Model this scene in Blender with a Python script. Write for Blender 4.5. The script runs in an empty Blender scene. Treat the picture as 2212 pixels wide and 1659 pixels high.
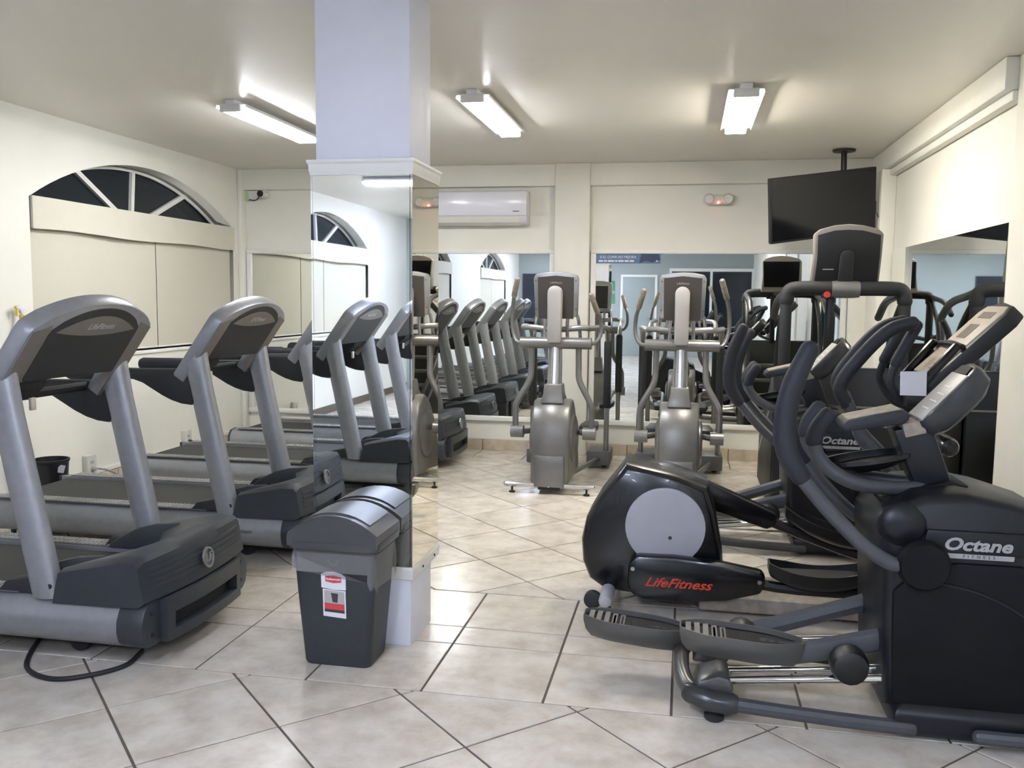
import bpy, bmesh, math, random
from mathutils import Vector, Matrix
random.seed(7)
S = bpy.context.scene
COL = S.collection

# ---------------------------------------------------------------- camera, world, exposure
cam_d = bpy.data.cameras.new('camera'); cam = bpy.data.objects.new('camera', cam_d); COL.objects.link(cam)
FPX, YAW, PITCH, ROLL, CAMZ = 1922.2, 0.191844, 0.095941, 0.0107526, 1.5
cam_d.sensor_fit = 'HORIZONTAL'; cam_d.sensor_width = 36.0; cam_d.lens = 36.0 * FPX / 2212.0
cam_d.clip_start = 0.05; cam_d.clip_end = 100
fw = Vector((-math.sin(YAW) * math.cos(PITCH), math.cos(YAW) * math.cos(PITCH), -math.sin(PITCH)))
rt = Vector((math.cos(YAW), math.sin(YAW), 0)); up = rt.cross(fw)
r2 = rt * math.cos(ROLL) + up * math.sin(ROLL); u2 = -rt * math.sin(ROLL) + up * math.cos(ROLL)
cam.matrix_world = Matrix(((r2.x, u2.x, -fw.x, 0), (r2.y, u2.y, -fw.y, 0), (r2.z, u2.z, -fw.z, CAMZ), (0, 0, 0, 1)))
S.camera = cam
S.view_settings.view_transform = 'Standard'; S.view_settings.look = 'None'
S.view_settings.exposure = 2.26; S.view_settings.gamma = 1.0; S.view_settings.use_curve_mapping = False
w = bpy.data.worlds.new('night'); S.world = w; w.use_nodes = True
w.node_tree.nodes['Background'].inputs[0].default_value = (0.010, 0.014, 0.022, 1)
w.node_tree.nodes['Background'].inputs[1].default_value = 1.0
TUBE_WARM, TUBE_COOL, TUBE_DAY = 20.5, 16.5, 43.0          # emission strength of the fluorescent tubes
C_WARM, C_COOL, C_DAY = (1.0, 0.93, 0.82), (0.93, 0.95, 1.0), (0.66, 0.74, 1.0)

# ---------------------------------------------------------------- materials
MATS = {}
def srgb(r, g, b):
    f = lambda c: (c / 255 / 12.92) if c / 255 <= 0.04045 else ((c / 255 + 0.055) / 1.055) ** 2.4
    return (f(r), f(g), f(b), 1)
def mat(name, col, rough=0.5, metal=0.0, noise=0.0, nscale=30, bump=0.0, bscale=200, emit=None, estr=0, coat=0.0, spec=0.5):
    m = bpy.data.materials.new(name); m.use_nodes = True; nt = m.node_tree; p = nt.nodes['Principled BSDF']
    p.inputs['Base Color'].default_value = col; p.inputs['Roughness'].default_value = rough; p.inputs['Metallic'].default_value = metal
    p.inputs['Coat Weight'].default_value = coat; p.inputs['Specular IOR Level'].default_value = spec
    if noise or bump:
        tc = nt.nodes.new('ShaderNodeTexCoord')
    if noise:
        n = nt.nodes.new('ShaderNodeTexNoise'); n.inputs['Scale'].default_value = nscale; n.inputs['Detail'].default_value = 6
        nt.links.new(tc.outputs['Object'], n.inputs['Vector'])
        r = nt.nodes.new('ShaderNodeValToRGB'); r.color_ramp.elements[0].position = 0.3; r.color_ramp.elements[1].position = 0.7
        r.color_ramp.elements[0].color = tuple(max(0, c * (1 - noise)) for c in col[:3]) + (1,)
        r.color_ramp.elements[1].color = tuple(min(1, c * (1 + noise)) for c in col[:3]) + (1,)
        nt.links.new(n.outputs['Fac'], r.inputs['Fac']); nt.links.new(r.outputs['Color'], p.inputs['Base Color'])
    if bump:
        n2 = nt.nodes.new('ShaderNodeTexNoise'); n2.inputs['Scale'].default_value = bscale; n2.inputs['Detail'].default_value = 4
        nt.links.new(tc.outputs['Object'], n2.inputs['Vector'])
        b = nt.nodes.new('ShaderNodeBump'); b.inputs['Strength'].default_value = bump; b.inputs['Distance'].default_value = 0.01
        nt.links.new(n2.outputs['Fac'], b.inputs['Height']); nt.links.new(b.outputs['Normal'], p.inputs['Normal'])
    if emit:
        p.inputs['Emission Color'].default_value = tuple(emit) + (1,); p.inputs['Emission Strength'].default_value = estr
    MATS[name] = m
    return m
M = MATS
mat('wall', srgb(230, 228, 216), 0.55, noise=0.02, nscale=3, bump=0.08, bscale=40)
mat('pillar_cool_tint', srgb(226, 228, 238), 0.5, noise=0.02, nscale=4, bump=0.06, bscale=50)  # blue tint in the colour stands in for cool light from behind the camera
mat('ceiling', srgb(231, 227, 217), 0.38, noise=0.015, nscale=2, bump=0.16, bscale=9)
mat('white_trim', srgb(232, 231, 224), 0.4)
mat('grout', srgb(98, 87, 76), 0.85, noise=0.1, nscale=40)
mat('mirror', (0.88, 0.90, 0.87, 1), 0.012, 1.0)
mat('mirror_warm', (0.90, 0.87, 0.78, 1), 0.015, 1.0)
mat('mirror_edge', srgb(120, 125, 115), 0.3, 0.6)
mat('night_glass', srgb(26, 32, 40), 0.12, spec=0.35)
mat('blind', srgb(203, 199, 181), 0.75, noise=0.015, nscale=60, bump=0.05, bscale=400)
mat('valance', srgb(208, 204, 186), 0.7, noise=0.02, nscale=8)
mat('silver', srgb(146, 147, 150), 0.36, 0.40, noise=0.05, nscale=25, bump=0.02, bscale=500)
mat('silver_light', srgb(172, 172, 172), 0.30, 0.75, noise=0.03, nscale=20)
mat('alu', srgb(205, 205, 208), 0.22, 0.9)
mat('machine_grey', srgb(122, 121, 119), 0.33, 0.45, noise=0.06, nscale=14)
mat('tm_plastic', srgb(54, 57, 61), 0.42, spec=0.35, noise=0.06, nscale=20, bump=0.03, bscale=600)
mat('tm_panel', srgb(46, 47, 48), 0.55, noise=0.05, nscale=30)
mat('tm_side', srgb(128, 122, 116), 0.45, 0.3)
mat('louver', srgb(48, 52, 56), 0.5)
mat('rubber', srgb(34, 35, 37), 0.65, noise=0.1, nscale=60)
mat('belt', srgb(52, 51, 50), 0.75, noise=0.12, nscale=120, bump=0.1, bscale=700)
mat('strip', srgb(96, 95, 92), 0.6)
mat('strip_ridge', srgb(150, 149, 145), 0.55)
mat('black', srgb(17, 17, 19), 0.45, noise=0.06, nscale=18)
mat('black_gloss', srgb(15, 16, 19), 0.26, coat=0.15)
mat('foam', srgb(31, 33, 41), 0.62, noise=0.1, nscale=80, bump=0.05, bscale=700)
mat('tube_grey', srgb(76, 77, 82), 0.45, 0.25, noise=0.06, nscale=30)
mat('octane_shell', srgb(23, 25, 30), 0.36, spec=0.35, noise=0.06, nscale=10, bump=0.02, bscale=500)
mat('octane_side', srgb(13, 14, 17), 0.6, spec=0.2, noise=0.08, nscale=14)
mat('octane_grey', srgb(92, 91, 89), 0.3, 0.35)
mat('shoulder', srgb(62, 63, 64), 0.25, 0.3)
mat('chrome', srgb(225, 225, 225), 0.06, 1.0)
mat('dusty', srgb(140, 130, 118), 0.5, noise=0.25, nscale=25)
mat('lightgrey', srgb(172, 172, 178), 0.45, noise=0.03, nscale=12)
mat('console_cream', srgb(192, 180, 162), 0.5, noise=0.04, nscale=14)
mat('console_grey', srgb(158, 156, 150), 0.4, noise=0.05, nscale=18)
mat('lcd', srgb(120, 106, 96), 0.35)
mat('paper', srgb(220, 219, 224), 0.7)
mat('red_ink', srgb(200, 62, 40), 0.5)
mat('sticker_red', srgb(196, 62, 66), 0.55)
mat('sticker_grey', srgb(168, 166, 160), 0.6)
mat('white_ink', srgb(222, 222, 226), 0.5)
mat('badge_ink', srgb(158, 157, 157), 0.4)
mat('silver_ink', srgb(168, 164, 160), 0.45)
mat('box_grey', srgb(98, 98, 102), 0.5)
mat('rail_grey', srgb(150, 149, 146), 0.3, 0.6)
mat('neck_grey', srgb(164, 161, 158), 0.4)
mat('console_back', srgb(60, 55, 51), 0.5)
mat('heel', srgb(118, 116, 111), 0.6)
mat('screen_blue', srgb(26, 33, 50), 0.3, noise=0.3, nscale=6)
mat('dark_ink', srgb(58, 56, 54), 0.6)
mat('trash', srgb(46, 50, 54), 0.5, noise=0.05, nscale=40, bump=0.03, bscale=500)
mat('trash_lid', srgb(66, 66, 69), 0.38)
mat('tv_screen', srgb(16, 17, 21), 0.12)
mat('tv_case', srgb(40, 38, 44), 0.4)
mat('ac_white', srgb(226, 225, 232), 0.18)
mat('plastic_white', srgb(226, 224, 216), 0.45)
mat('outlet', srgb(196, 196, 186), 0.5)
mat('yellow', srgb(226, 196, 84), 0.5)
mat('pale_green', srgb(190, 206, 168), 0.6)
mat('banner', srgb(92, 116, 152), 0.5, noise=0.05, nscale=40)
mat('banner_dark', srgb(48, 62, 96), 0.5, noise=0.3, nscale=60)
mat('exit_green', srgb(52, 140, 92), 0.5)
mat('red', srgb(196, 60, 50), 0.5)
mat('red_led', srgb(255, 90, 70), 0.5, emit=(1.0, 0.12, 0.08), estr=8)
mat('beige_key', srgb(196, 188, 172), 0.5)
mat('fixture', srgb(215, 215, 212), 0.4)
mat('day_wall', srgb(160, 168, 165), 0.6)
mat('tube_warm', (1, 1, 1, 1), 0.4, emit=C_WARM, estr=TUBE_WARM)
mat('tube_cool', (1, 1, 1, 1), 0.4, emit=C_COOL, estr=TUBE_COOL)
mat('tube_day', (1, 1, 1, 1), 0.4, emit=C_DAY, estr=TUBE_DAY)
def liner_mat():
    m = mat('liner', srgb(196, 192, 190), 0.3)
    p = m.node_tree.nodes['Principled BSDF']; p.inputs['Alpha'].default_value = 0.22
    return m
liner_mat()
def tile_mat(name, c1, c2, c3):
    m = bpy.data.materials.new(name); m.use_nodes = True; nt = m.node_tree; p = nt.nodes['Principled BSDF']; MATS[name] = m
    tc = nt.nodes.new('ShaderNodeTexCoord'); oi = nt.nodes.new('ShaderNodeObjectInfo')
    geo = nt.nodes.new('ShaderNodeNewGeometry')
    add = nt.nodes.new('ShaderNodeVectorMath'); add.operation = 'MULTIPLY_ADD'
    add.inputs[1].default_value = (7.3, 3.1, 5.7)
    nt.links.new(oi.outputs['Random'], add.inputs[0]); nt.links.new(geo.outputs['Position'], add.inputs[2])
    n = nt.nodes.new('ShaderNodeTexNoise'); n.inputs['Scale'].default_value = 7; n.inputs['Detail'].default_value = 9; n.inputs['Roughness'].default_value = 0.62
    nt.links.new(add.outputs[0], n.inputs['Vector'])
    r = nt.nodes.new('ShaderNodeValToRGB'); e = r.color_ramp.elements
    e[0].position = 0.34; e[0].color = c1; e[1].position = 0.68; e[1].color = c3; k = e.new(0.52); k.color = c2
    nt.links.new(n.outputs['Fac'], r.inputs['Fac'])
    hv = nt.nodes.new('ShaderNodeHueSaturation'); ma = nt.nodes.new('ShaderNodeMath'); ma.operation = 'MULTIPLY_ADD'
    ma.inputs[1].default_value = 0.08; ma.inputs[2].default_value = 0.96
    nt.links.new(oi.outputs['Random'], ma.inputs[0]); nt.links.new(ma.outputs[0], hv.inputs['Value']); nt.links.new(r.outputs['Color'], hv.inputs['Color'])
    nt.links.new(hv.outputs['Color'], p.inputs['Base Color']); p.inputs['Roughness'].default_value = 0.16; p.inputs['Specular IOR Level'].default_value = 0.5
    n2 = nt.nodes.new('ShaderNodeTexNoise'); n2.inputs['Scale'].default_value = 22; n2.inputs['Detail'].default_value = 5
    nt.links.new(geo.outputs['Position'], n2.inputs['Vector'])
    b = nt.nodes.new('ShaderNodeBump'); b.inputs['Strength'].default_value = 0.05; b.inputs['Distance'].default_value = 0.01
    nt.links.new(n2.outputs['Fac'], b.inputs['Height']); nt.links.new(b.outputs['Normal'], p.inputs['Normal'])
    r2 = nt.nodes.new('ShaderNodeMapRange'); r2.inputs[3].default_value = 0.12; r2.inputs[4].default_value = 0.28
    nt.links.new(n.outputs['Fac'], r2.inputs[0]); nt.links.new(r2.outputs[0], p.inputs['Roughness'])
tile_mat('tile', srgb(192, 182, 167), srgb(210, 202, 188), srgb(221, 215, 203))
tile_mat('base_tile', srgb(176, 160, 138), srgb(192, 178, 156), srgb(204, 192, 172))

# ---------------------------------------------------------------- mesh helpers
def crom(pts, n=6):
    P = [Vector(p) for p in pts]
    if len(P) < 3: return P
    out = []
    for i in range(len(P) - 1):
        p0 = P[i - 1] if i > 0 else P[i] * 2 - P[i + 1]
        p1, p2 = P[i], P[i + 1]
        p3 = P[i + 2] if i + 2 < len(P) else P[i + 1] * 2 - P[i]
        for k in range(n):
            t = k / n
            out.append(0.5 * ((2 * p1) + (-p0 + p2) * t + (2 * p0 - 5 * p1 + 4 * p2 - p3) * t * t + (-p0 + 3 * p1 - 3 * p2 + p3) * t ** 3))
    out.append(P[-1]); return out
class MB:
    def __init__(s): s.v = []; s.f = []
    def add(s, vs, fs):
        o = len(s.v); s.v += [tuple(v) for v in vs]; s.f += [tuple(i + o for i in f) for f in fs]; return s
    def box(s, x0, x1, y0, y1, z0, z1):
        vs = [(x, y, z) for x in (x0, x1) for y in (y0, y1) for z in (z0, z1)]
        return s.add(vs, [(0, 1, 3, 2), (4, 6, 7, 5), (0, 4, 5, 1), (2, 3, 7, 6), (0, 2, 6, 4), (1, 5, 7, 3)])
    def loft(s, rings, cap=True, closed=True):
        n = len(rings[0]); vs = [p for r in rings for p in r]; fs = []
        for i in range(len(rings) - 1):
            for j in range(n if closed else n - 1):
                k = (j + 1) % n
                fs.append((i * n + j, i * n + k, (i + 1) * n + k, (i + 1) * n + j))
        if cap: fs.append(tuple(range(n - 1, -1, -1))); fs.append(tuple((len(rings) - 1) * n + j for j in range(n)))
        return s.add(vs, fs)
    def prism(s, poly, axis, a, b):
        def mk(p, t):
            if axis == 'y': return (p[0], t, p[1])
            if axis == 'x': return (t, p[0], p[1])
            return (p[0], p[1], t)
        return s.loft([[mk(p, a) for p in poly], [mk(p, b) for p in poly]])
    def tube(s, pts, r, n=10, smooth=5, cap='round', ry=None):
        P = crom(pts, smooth) if smooth > 1 and len(pts) > 2 else [Vector(p) for p in pts]
        m = len(P); R = [r] * m if not isinstance(r, (list, tuple)) else None
        if R is None:
            R = []
            for i in range(m):
                t = i / (m - 1) * (len(r) - 1); k = min(int(t), len(r) - 2); R.append(r[k] + (r[k + 1] - r[k]) * (t - k))
        T = [(P[min(i + 1, m - 1)] - P[max(i - 1, 0)]).normalized() for i in range(m)]
        a = Vector((0, 0, 1)) if abs(T[0].z) < 0.9 else Vector((0, 1, 0))
        N = (a - T[0] * a.dot(T[0])).normalized(); rings = []
        def ring(c, nn, bb, q): return [c + (nn * math.cos(2 * math.pi * j / n) * q + bb * math.sin(2 * math.pi * j / n) * (q if ry is None else q * ry / (r if not isinstance(r, (list, tuple)) else r[0]))) for j in range(n)]
        for i in range(m):
            N = (N - T[i] * N.dot(T[i])).normalized(); B = T[i].cross(N)
            if i == 0 and cap == 'round':
                rings.append(ring(P[0] - T[0] * R[0] * 0.75, N, B, R[0] * 0.35)); rings.append(ring(P[0] - T[0] * R[0] * 0.45, N, B, R[0] * 0.8))
            rings.append(ring(P[i], N, B, R[i]))
            if i == m - 1 and cap == 'round':
                rings.append(ring(P[i] + T[i] * R[i] * 0.45, N, B, R[i] * 0.8)); rings.append(ring(P[i] + T[i] * R[i] * 0.75, N, B, R[i] * 0.35))
        return s.loft(rings)
    def lathe(s, prof, o=(0, 0, 0), axis='z', n=20):
        o = Vector(o); rings = []
        for (r, h) in prof:
            ring = []
            for j in range(n):
                c, q = math.cos(2 * math.pi * j / n) * r, math.sin(2 * math.pi * j / n) * r
                ring.append(o + Vector({'z': (c, q, h), 'x': (h, c, q), 'y': (c, h, q)}[axis]))
            rings.append(ring)
        return s.loft(rings)
    def xf(s, mtx):
        s.v = [tuple(mtx @ Vector(v)) for v in s.v]; return s
    def build(s, name, m, parent=None, bevel=0.0, seg=2, ang=32, shade=True):
        bm = bmesh.new(); vs = [bm.verts.new(v) for v in s.v]
        for f in s.f:
            try: bm.faces.new([vs[i] for i in f])
            except ValueError: pass
        bmesh.ops.remove_doubles(bm, verts=bm.verts, dist=1e-5)
        bmesh.ops.recalc_face_normals(bm, faces=bm.faces)
        if bevel:
            ed = [e for e in bm.edges if len(e.link_faces) == 2 and e.calc_face_angle(0) > math.radians(30)]
            bmesh.ops.bevel(bm, geom=ed, offset=bevel, segments=seg, profile=0.5, affect='EDGES', clamp_overlap=True)
        if shade:
            for f in bm.faces: f.smooth = True
            for e in bm.edges:
                if len(e.link_faces) == 2 and e.calc_face_angle(0) > math.radians(ang): e.smooth = False
        me = bpy.data.meshes.new(name); bm.to_mesh(me); bm.free()
        me.materials.append(MATS[m]); o = bpy.data.objects.new(name, me); COL.objects.link(o)
        if parent: o.parent = parent
        return o
def B(): return MB()
def empty(name, loc=(0, 0, 0), rz=0.0):
    o = bpy.data.objects.new(name, None); COL.objects.link(o); o.location = loc; o.rotation_euler = (0, 0, rz); o.empty_display_size = 0.1
    return o
def tag(o, label, cat, group=None):
    o['label'] = label; o['category'] = cat
    if group: o['group'] = group
    return o
def struct(o): o['kind'] = 'structure'; return o
def copy_tree(o, parent=None):
    c = o.copy(); COL.objects.link(c); c.parent = parent
    for ch in list(o.children): copy_tree(ch, c)
    return c
def share(o, name, parent, loc=(0, 0, 0), rot=None, scale=None):
    c = bpy.data.objects.new(name, o.data); COL.objects.link(c); c.parent = parent; c.location = loc
    if rot: c.rotation_euler = rot
    if scale: c.scale = scale
    return c
def text(name, s, size, m, parent, mtx, shear=0.0, offset=0.0, ext=0.0008, sx=1.0, space=1.0):
    cu = bpy.data.curves.new(name, 'FONT'); cu.body = s; cu.size = size; cu.shear = shear; cu.offset = offset; cu.extrude = ext
    cu.align_x = 'CENTER'; cu.align_y = 'CENTER'; cu.resolution_u = 3; cu.space_character = space
    t = bpy.data.objects.new(name, cu); COL.objects.link(t)
    dg = bpy.context.evaluated_depsgraph_get(); me = bpy.data.meshes.new_from_object(t.evaluated_get(dg))
    bpy.data.objects.remove(t); bpy.data.curves.remove(cu)
    me.transform(mtx @ Matrix.Diagonal((sx, 1, 1, 1))); me.materials.clear(); me.materials.append(MATS[m]); me.name = name
    o = bpy.data.objects.new(name, me); COL.objects.link(o); o.parent = parent
    return o
def frame(o, xa, ya):
    xa = Vector(xa).normalized(); ya = Vector(ya); ya = (ya - xa * ya.dot(xa)).normalized(); za = xa.cross(ya)
    return Matrix(((xa.x, ya.x, za.x, o[0]), (xa.y, ya.y, za.y, o[1]), (xa.z, ya.z, za.z, o[2]), (0, 0, 0, 1)))

# ---------------------------------------------------------------- room shell
XL, XR, YB, YF, ZC = -4.5, 1.68, 8.55, -6.9, 2.77
TS = 0.4755; G = 0.0095
floor = struct(B().box(XL - .3, XR + .3, YF - .2, YB + .2, -0.10, -0.004).build('floor', 'grout'))
def clip(poly, x0, x1, y0, y1):
    for ax, val, keep in ((0, x0, 1), (0, x1, -1), (1, y0, 1), (1, y1, -1)):
        out = []
        for i in range(len(poly)):
            a, b = poly[i], poly[(i + 1) % len(poly)]
            ia, ib = (a[ax] - val) * keep >= 0, (b[ax] - val) * keep >= 0
            if ia: out.append(a)
            if ia != ib:
                t = (val - a[ax]) / (b[ax] - a[ax]); out.append(tuple(a[k] + (b[k] - a[k]) * t for k in (0, 1)))
        poly = out
        if not poly: return []
    return poly
def area(p): return abs(sum(p[i][0] * p[(i + 1) % len(p)][1] - p[(i + 1) % len(p)][0] * p[i][1] for i in range(len(p)))) / 2
tiles = []
def diag(cx, cy, x0, x1, y0, y1):
    h = TS / math.sqrt(2); g = (TS - G) / math.sqrt(2)
    for i in range(-40, 40):
        for j in range(-40, 40):
            x, y = cx + (i + j) * h, cy + (i - j) * h + h      # tile centre: crossings are tile corners
            if x < x0 - 1 or x > x1 + 1 or y < y0 - 1 or y > y1 + 1: continue
            p = clip([(x + g, y), (x, y + g), (x - g, y), (x, y - g)], x0 + G / 2, x1 - G / 2, y0 + G / 2, y1 - G / 2)
            if len(p) > 2 and area(p) > 0.0008: tiles.append(p)
def rows(xo, w, y0, y1, x0, x1):
    k = math.floor((x0 - xo) / w)
    while xo + k * w < x1:
        p = clip([(xo + k * w + G / 2, y0 + G / 2), (xo + (k + 1) * w - G / 2, y0 + G / 2), (xo + (k + 1) * w - G / 2, y1 - G / 2), (xo + k * w + G / 2, y1 - G / 2)], x0, x1, y0, y1)
        if len(p) > 2 and area(p) > 0.0008: tiles.append(p)
        k += 1
diag(-1.358, 2.777, XL, XR, YF, 3.154)
rows(-0.484, 0.4725, 3.154, 3.638, XL, XR); rows(-0.484, 0.4725, 3.638, 3.838, XL, XR); rows(-0.484, 0.4725, 3.838, 4.316, XL, XR)
diag(-1.124, 5.556, XL, XR, 4.316, 8.075)
rows(-1.95, 0.4755, 8.075, YB, XL, XR)
def tile_mb(p, mb):
    cx = sum(q[0] for q in p) / len(p); cy = sum(q[1] for q in p) / len(p)
    ins = [(cx + (q[0] - cx) * 0.994, cy + (q[1] - cy) * 0.994) for q in p]
    mb.loft([[(q[0], q[1], -0.008) for q in p], [(q[0], q[1], -0.0015) for q in p], [(q[0], q[1], 0.0) for q in ins]], cap=True)
far = B(); ntile = 0
tiles.sort(key=lambda p: -(sum(q[1] for q in p) / len(p)))
near_list = [p for p in tiles if sum(q[1] for q in p) / len(p) > 1.7][:298]
for p in tiles:
    if p in near_list:
        mb = B(); tile_mb(p, mb); mb.build('tile', 'tile', floor, shade=False)
    else: tile_mb(p, far)
o = far.build('tile_field', 'tile', floor, shade=False); o['kind'] = 'stuff'

struct(B().box(XL - .3, XR + .3, YF - .2, YB + .2, ZC, ZC + 0.1).build('ceiling', 'ceiling'))
# left wall with three arched windows
WIN = [6.93, 1.62, -3.70]; WH = 1.42; SPR, RISE, SILL = 2.17, 0.39, 1.03
RAD = (WH * WH + RISE * RISE) / (2 * RISE)
def arch(n=24, hw=WH, extra=0.0):
    a0 = math.asin(WH / RAD); zc = SPR + RISE - RAD
    return [((RAD + extra) * math.sin(-a0 + 2 * a0 * i / n), zc + (RAD + extra) * math.cos(-a0 + 2 * a0 * i / n)) for i in range(n + 1)]
mb = B(); T = 0.24
edges = [YF] + sum(([c - WH, c + WH] for c in sorted(WIN)), []) + [YB + .05]
for i in range(0, len(edges), 2): mb.box(XL - T, XL, edges[i], edges[i + 1], -0.02, ZC + 0.02)
for c in WIN:
    mb.box(XL - T, XL, c - WH, c + WH, -0.02, SILL)
    A = arch()
    for i in range(len(A) - 1):
        (a, za), (b, zb) = A[i], A[i + 1]
        q = [(c + a, za), (c + b, zb), (c + b, ZC + .02), (c + a, ZC + .02)]
        mb.prism(q, 'x', XL - T, XL)
struct(mb.build('wall_left', 'wall', ang=20))
for k, c in enumerate(WIN):
    wr = empty('window_%d' % (k + 1), (XL - 0.19, c, SILL)); struct(wr)
    A = arch(24, WH, -0.004)
    g = B(); g.prism([(a, z - SILL) for a, z in A] + [(WH, .9), (1.0, .9), (1.0, 0), (-1.0, 0), (-1.0, .9), (-WH, .9)], 'x', -0.012, 0.0); g.build('pane', 'night_glass', wr, shade=False)
    fr = B(); Ai = arch(24, WH, -0.028)
    for i in range(24):
        fr.prism([(A[i][0], A[i][1] - SILL), (A[i + 1][0], A[i + 1][1] - SILL), (Ai[i + 1][0], Ai[i + 1][1] - SILL), (Ai[i][0], Ai[i][1] - SILL)], 'x', 0.0, 0.03)
    fr.build('frame', 'white_trim', wr)
    for s_ in (-1, 1): B().box(-0.012, 0.11, s_ * 1.21 - .21, s_ * 1.21 + .21, 0, .89).build('jamb_board', 'white_trim', wr)
    for (u0, v0, u1, v1) in ((-0.14, 1.12, -0.73, 1.44), (0.0, 1.10, 0.04, 1.51), (0.20, 1.12, 0.86, 1.41)):
        d = Vector((u1 - u0, v1 - v0)).normalized(); n = Vector((-d.y, d.x)) * 0.021
        b = B().prism([(u0 + n.x, v0 + n.y), (u1 + n.x, v1 + n.y), (u1 - n.x, v1 - n.y), (u0 - n.x, v0 - n.y)], 'x', 0.0, 0.028)
        b.build('muntin', 'white_trim', wr)
    nm = ['nearest the back wall', 'in the middle of the left wall', 'far behind the camera'][k]
    v = B()
    rings = []
    for i in range(13):
        t = -WH + 0.01 + i * (2 * WH - 0.02) / 12; sag = 0.02 * math.sin(i * 0.9) * (1 if 0 < i < 12 else 0)
        x1 = XL + 0.020 + 0.004 * math.sin(i * 1.7)
        rings.append([(XL - 0.015, c + t, 2.18), (x1, c + t, 2.178), (x1, c + t, 1.95 + sag * 0.4), (XL - 0.015, c + t, 1.955 + sag * 0.4)])
    v.loft(rings); vo = v.build('window_valance', 'valance', ang=50)
    tag(vo, 'cream fabric valance box across the arched window ' + nm, 'valance', 'window valances')
    for s_, (y0, y1) in enumerate(((c - WH + 0.012, c + 0.115), (c + 0.128, c + WH - 0.012))):
        bl = empty('roller_blind', (XL - 0.035, (y0 + y1) / 2, 1.03))
        hw = (y1 - y0) / 2
        bb = B(); bb.loft([[(0.006 * math.sin(j * 0.8 + s_), -hw + j * 2 * hw / 10, z) for j in range(11)] + [(0.006 * math.sin(j * 0.8 + s_) - 0.003, -hw + j * 2 * hw / 10, z) for j in range(10, -1, -1)] for z in (0.02, 0.45, 0.955)])
        bb.build('blind_fabric', 'blind', bl, ang=60)
        B().tube([(0.0, -hw, 0.018), (0.0, hw, 0.018)], 0.009, 8).build('bottom_bar', 'white_trim', bl)
        tag(bl, 'cream roller blind, %s half of the arched window %s' % (('front', 'rear')[s_], nm), 'blind', 'roller blinds')
    struct(B().box(XL - 0.22, XL + 0.015, c - WH - .02, c + WH + .02, SILL - 0.03, SILL).build('trim_%d' % (k + 1), 'white_trim', bevel=0.004))

# back wall, beam, pilasters
struct(B().box(XL - .3, XR + .3, YB, YB + 0.15, -0.02, ZC + .02).build('wall_back', 'wall'))
struct(B().box(XL, XR, YB - 0.07, YB, 2.565, ZC).build('trim_4', 'wall', bevel=0.006))
struct(B().box(-1.245, -0.915, YB - 0.10, YB, 0, ZC).build('trim_5', 'wall', bevel=0.008))
struct(B().box(1.43, XR, YB - 0.16, YB, 0, 2.565).build('trim_6', 'wall', bevel=0.008))
struct(B().box(1.56, XR, 7.95, YB - 0.15, 0, 2.60).build('trim_7', 'wall', bevel=0.008))
struct(B().box(XL, XL + 0.05, YB - 0.10, YB, 0, ZC).build('trim_8', 'wall', bevel=0.008))
def mirror_back(x0, x1, label):
    r = empty('wall_mirror', ((x0 + x1) / 2, YB - 0.012, 0.34)); h = 1.59; w2 = (x1 - x0) / 2
    B().box(-w2, w2, -0.004, 0.008, 0.0, h).build('glass', 'mirror', r, shade=False)
    for nm, a in (('frame', (-w2 - .05, w2 + .05, -0.022, 0.008, h, h + .04)), ('frame', (-w2 - .05, w2 + .05, -0.03, 0.008, -.045, 0.0)), ('frame', (-w2 - .05, -w2, -0.022, 0.008, 0, h)), ('frame', (w2, w2 + .05, -0.022, 0.008, 0, h))):
        B().box(*a).build(nm, 'white_trim', r, bevel=0.004)
    tag(r, label, 'mirror', 'large wall mirrors'); return r
mirror_back(-4.395, -1.30, 'large white-framed wall mirror on the back wall, behind the pillar and treadmills')
mirror_back(-0.855, 1.375, 'large white-framed wall mirror on the back wall, right of the white pilaster')
# skirting tiles on the back wall
bb = struct(B().box(XL, 1.43, YB - 0.008, YB, 0, 0.105).build('baseboard_back', 'grout'))
x = -1.95 - 0.4755 * 5
while x < 1.43:
    a, b_ = max(x + .003, XL + 0.01), min(x + 0.4755 - .003, 1.425)
    if b_ - a > 0.02 : B().box(a, b_, YB - 0.018 if not (-1.3 < (a + b_) / 2 < -0.9) else YB - 0.108, YB - 0.006, 0.0, 0.108).build('tile', 'base_tile', bb, bevel=0.002, seg=1)
    x += 0.4755
# left skirting and cable duct
bl = struct(B().box(XL, XL + 0.008, YF, YB - .1, 0, 0.10).build('baseboard_left', 'grout'))
y = 0.2
while y < YB - .15:
    B().box(XL, XL + 0.016, y, min(y + .468, YB - .12), 0, 0.098).build('tile', 'base_tile', bl, bevel=0.002, seg=1); y += 0.4755
cd = B().box(XL, XL + 0.022, 0.4, YB - .15, 0.102, 0.135).build('cable_duct', 'plastic_white', bevel=0.004)
tag(cd, 'white plastic cable duct running along the left wall above the skirting tiles', 'cable duct')
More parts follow.
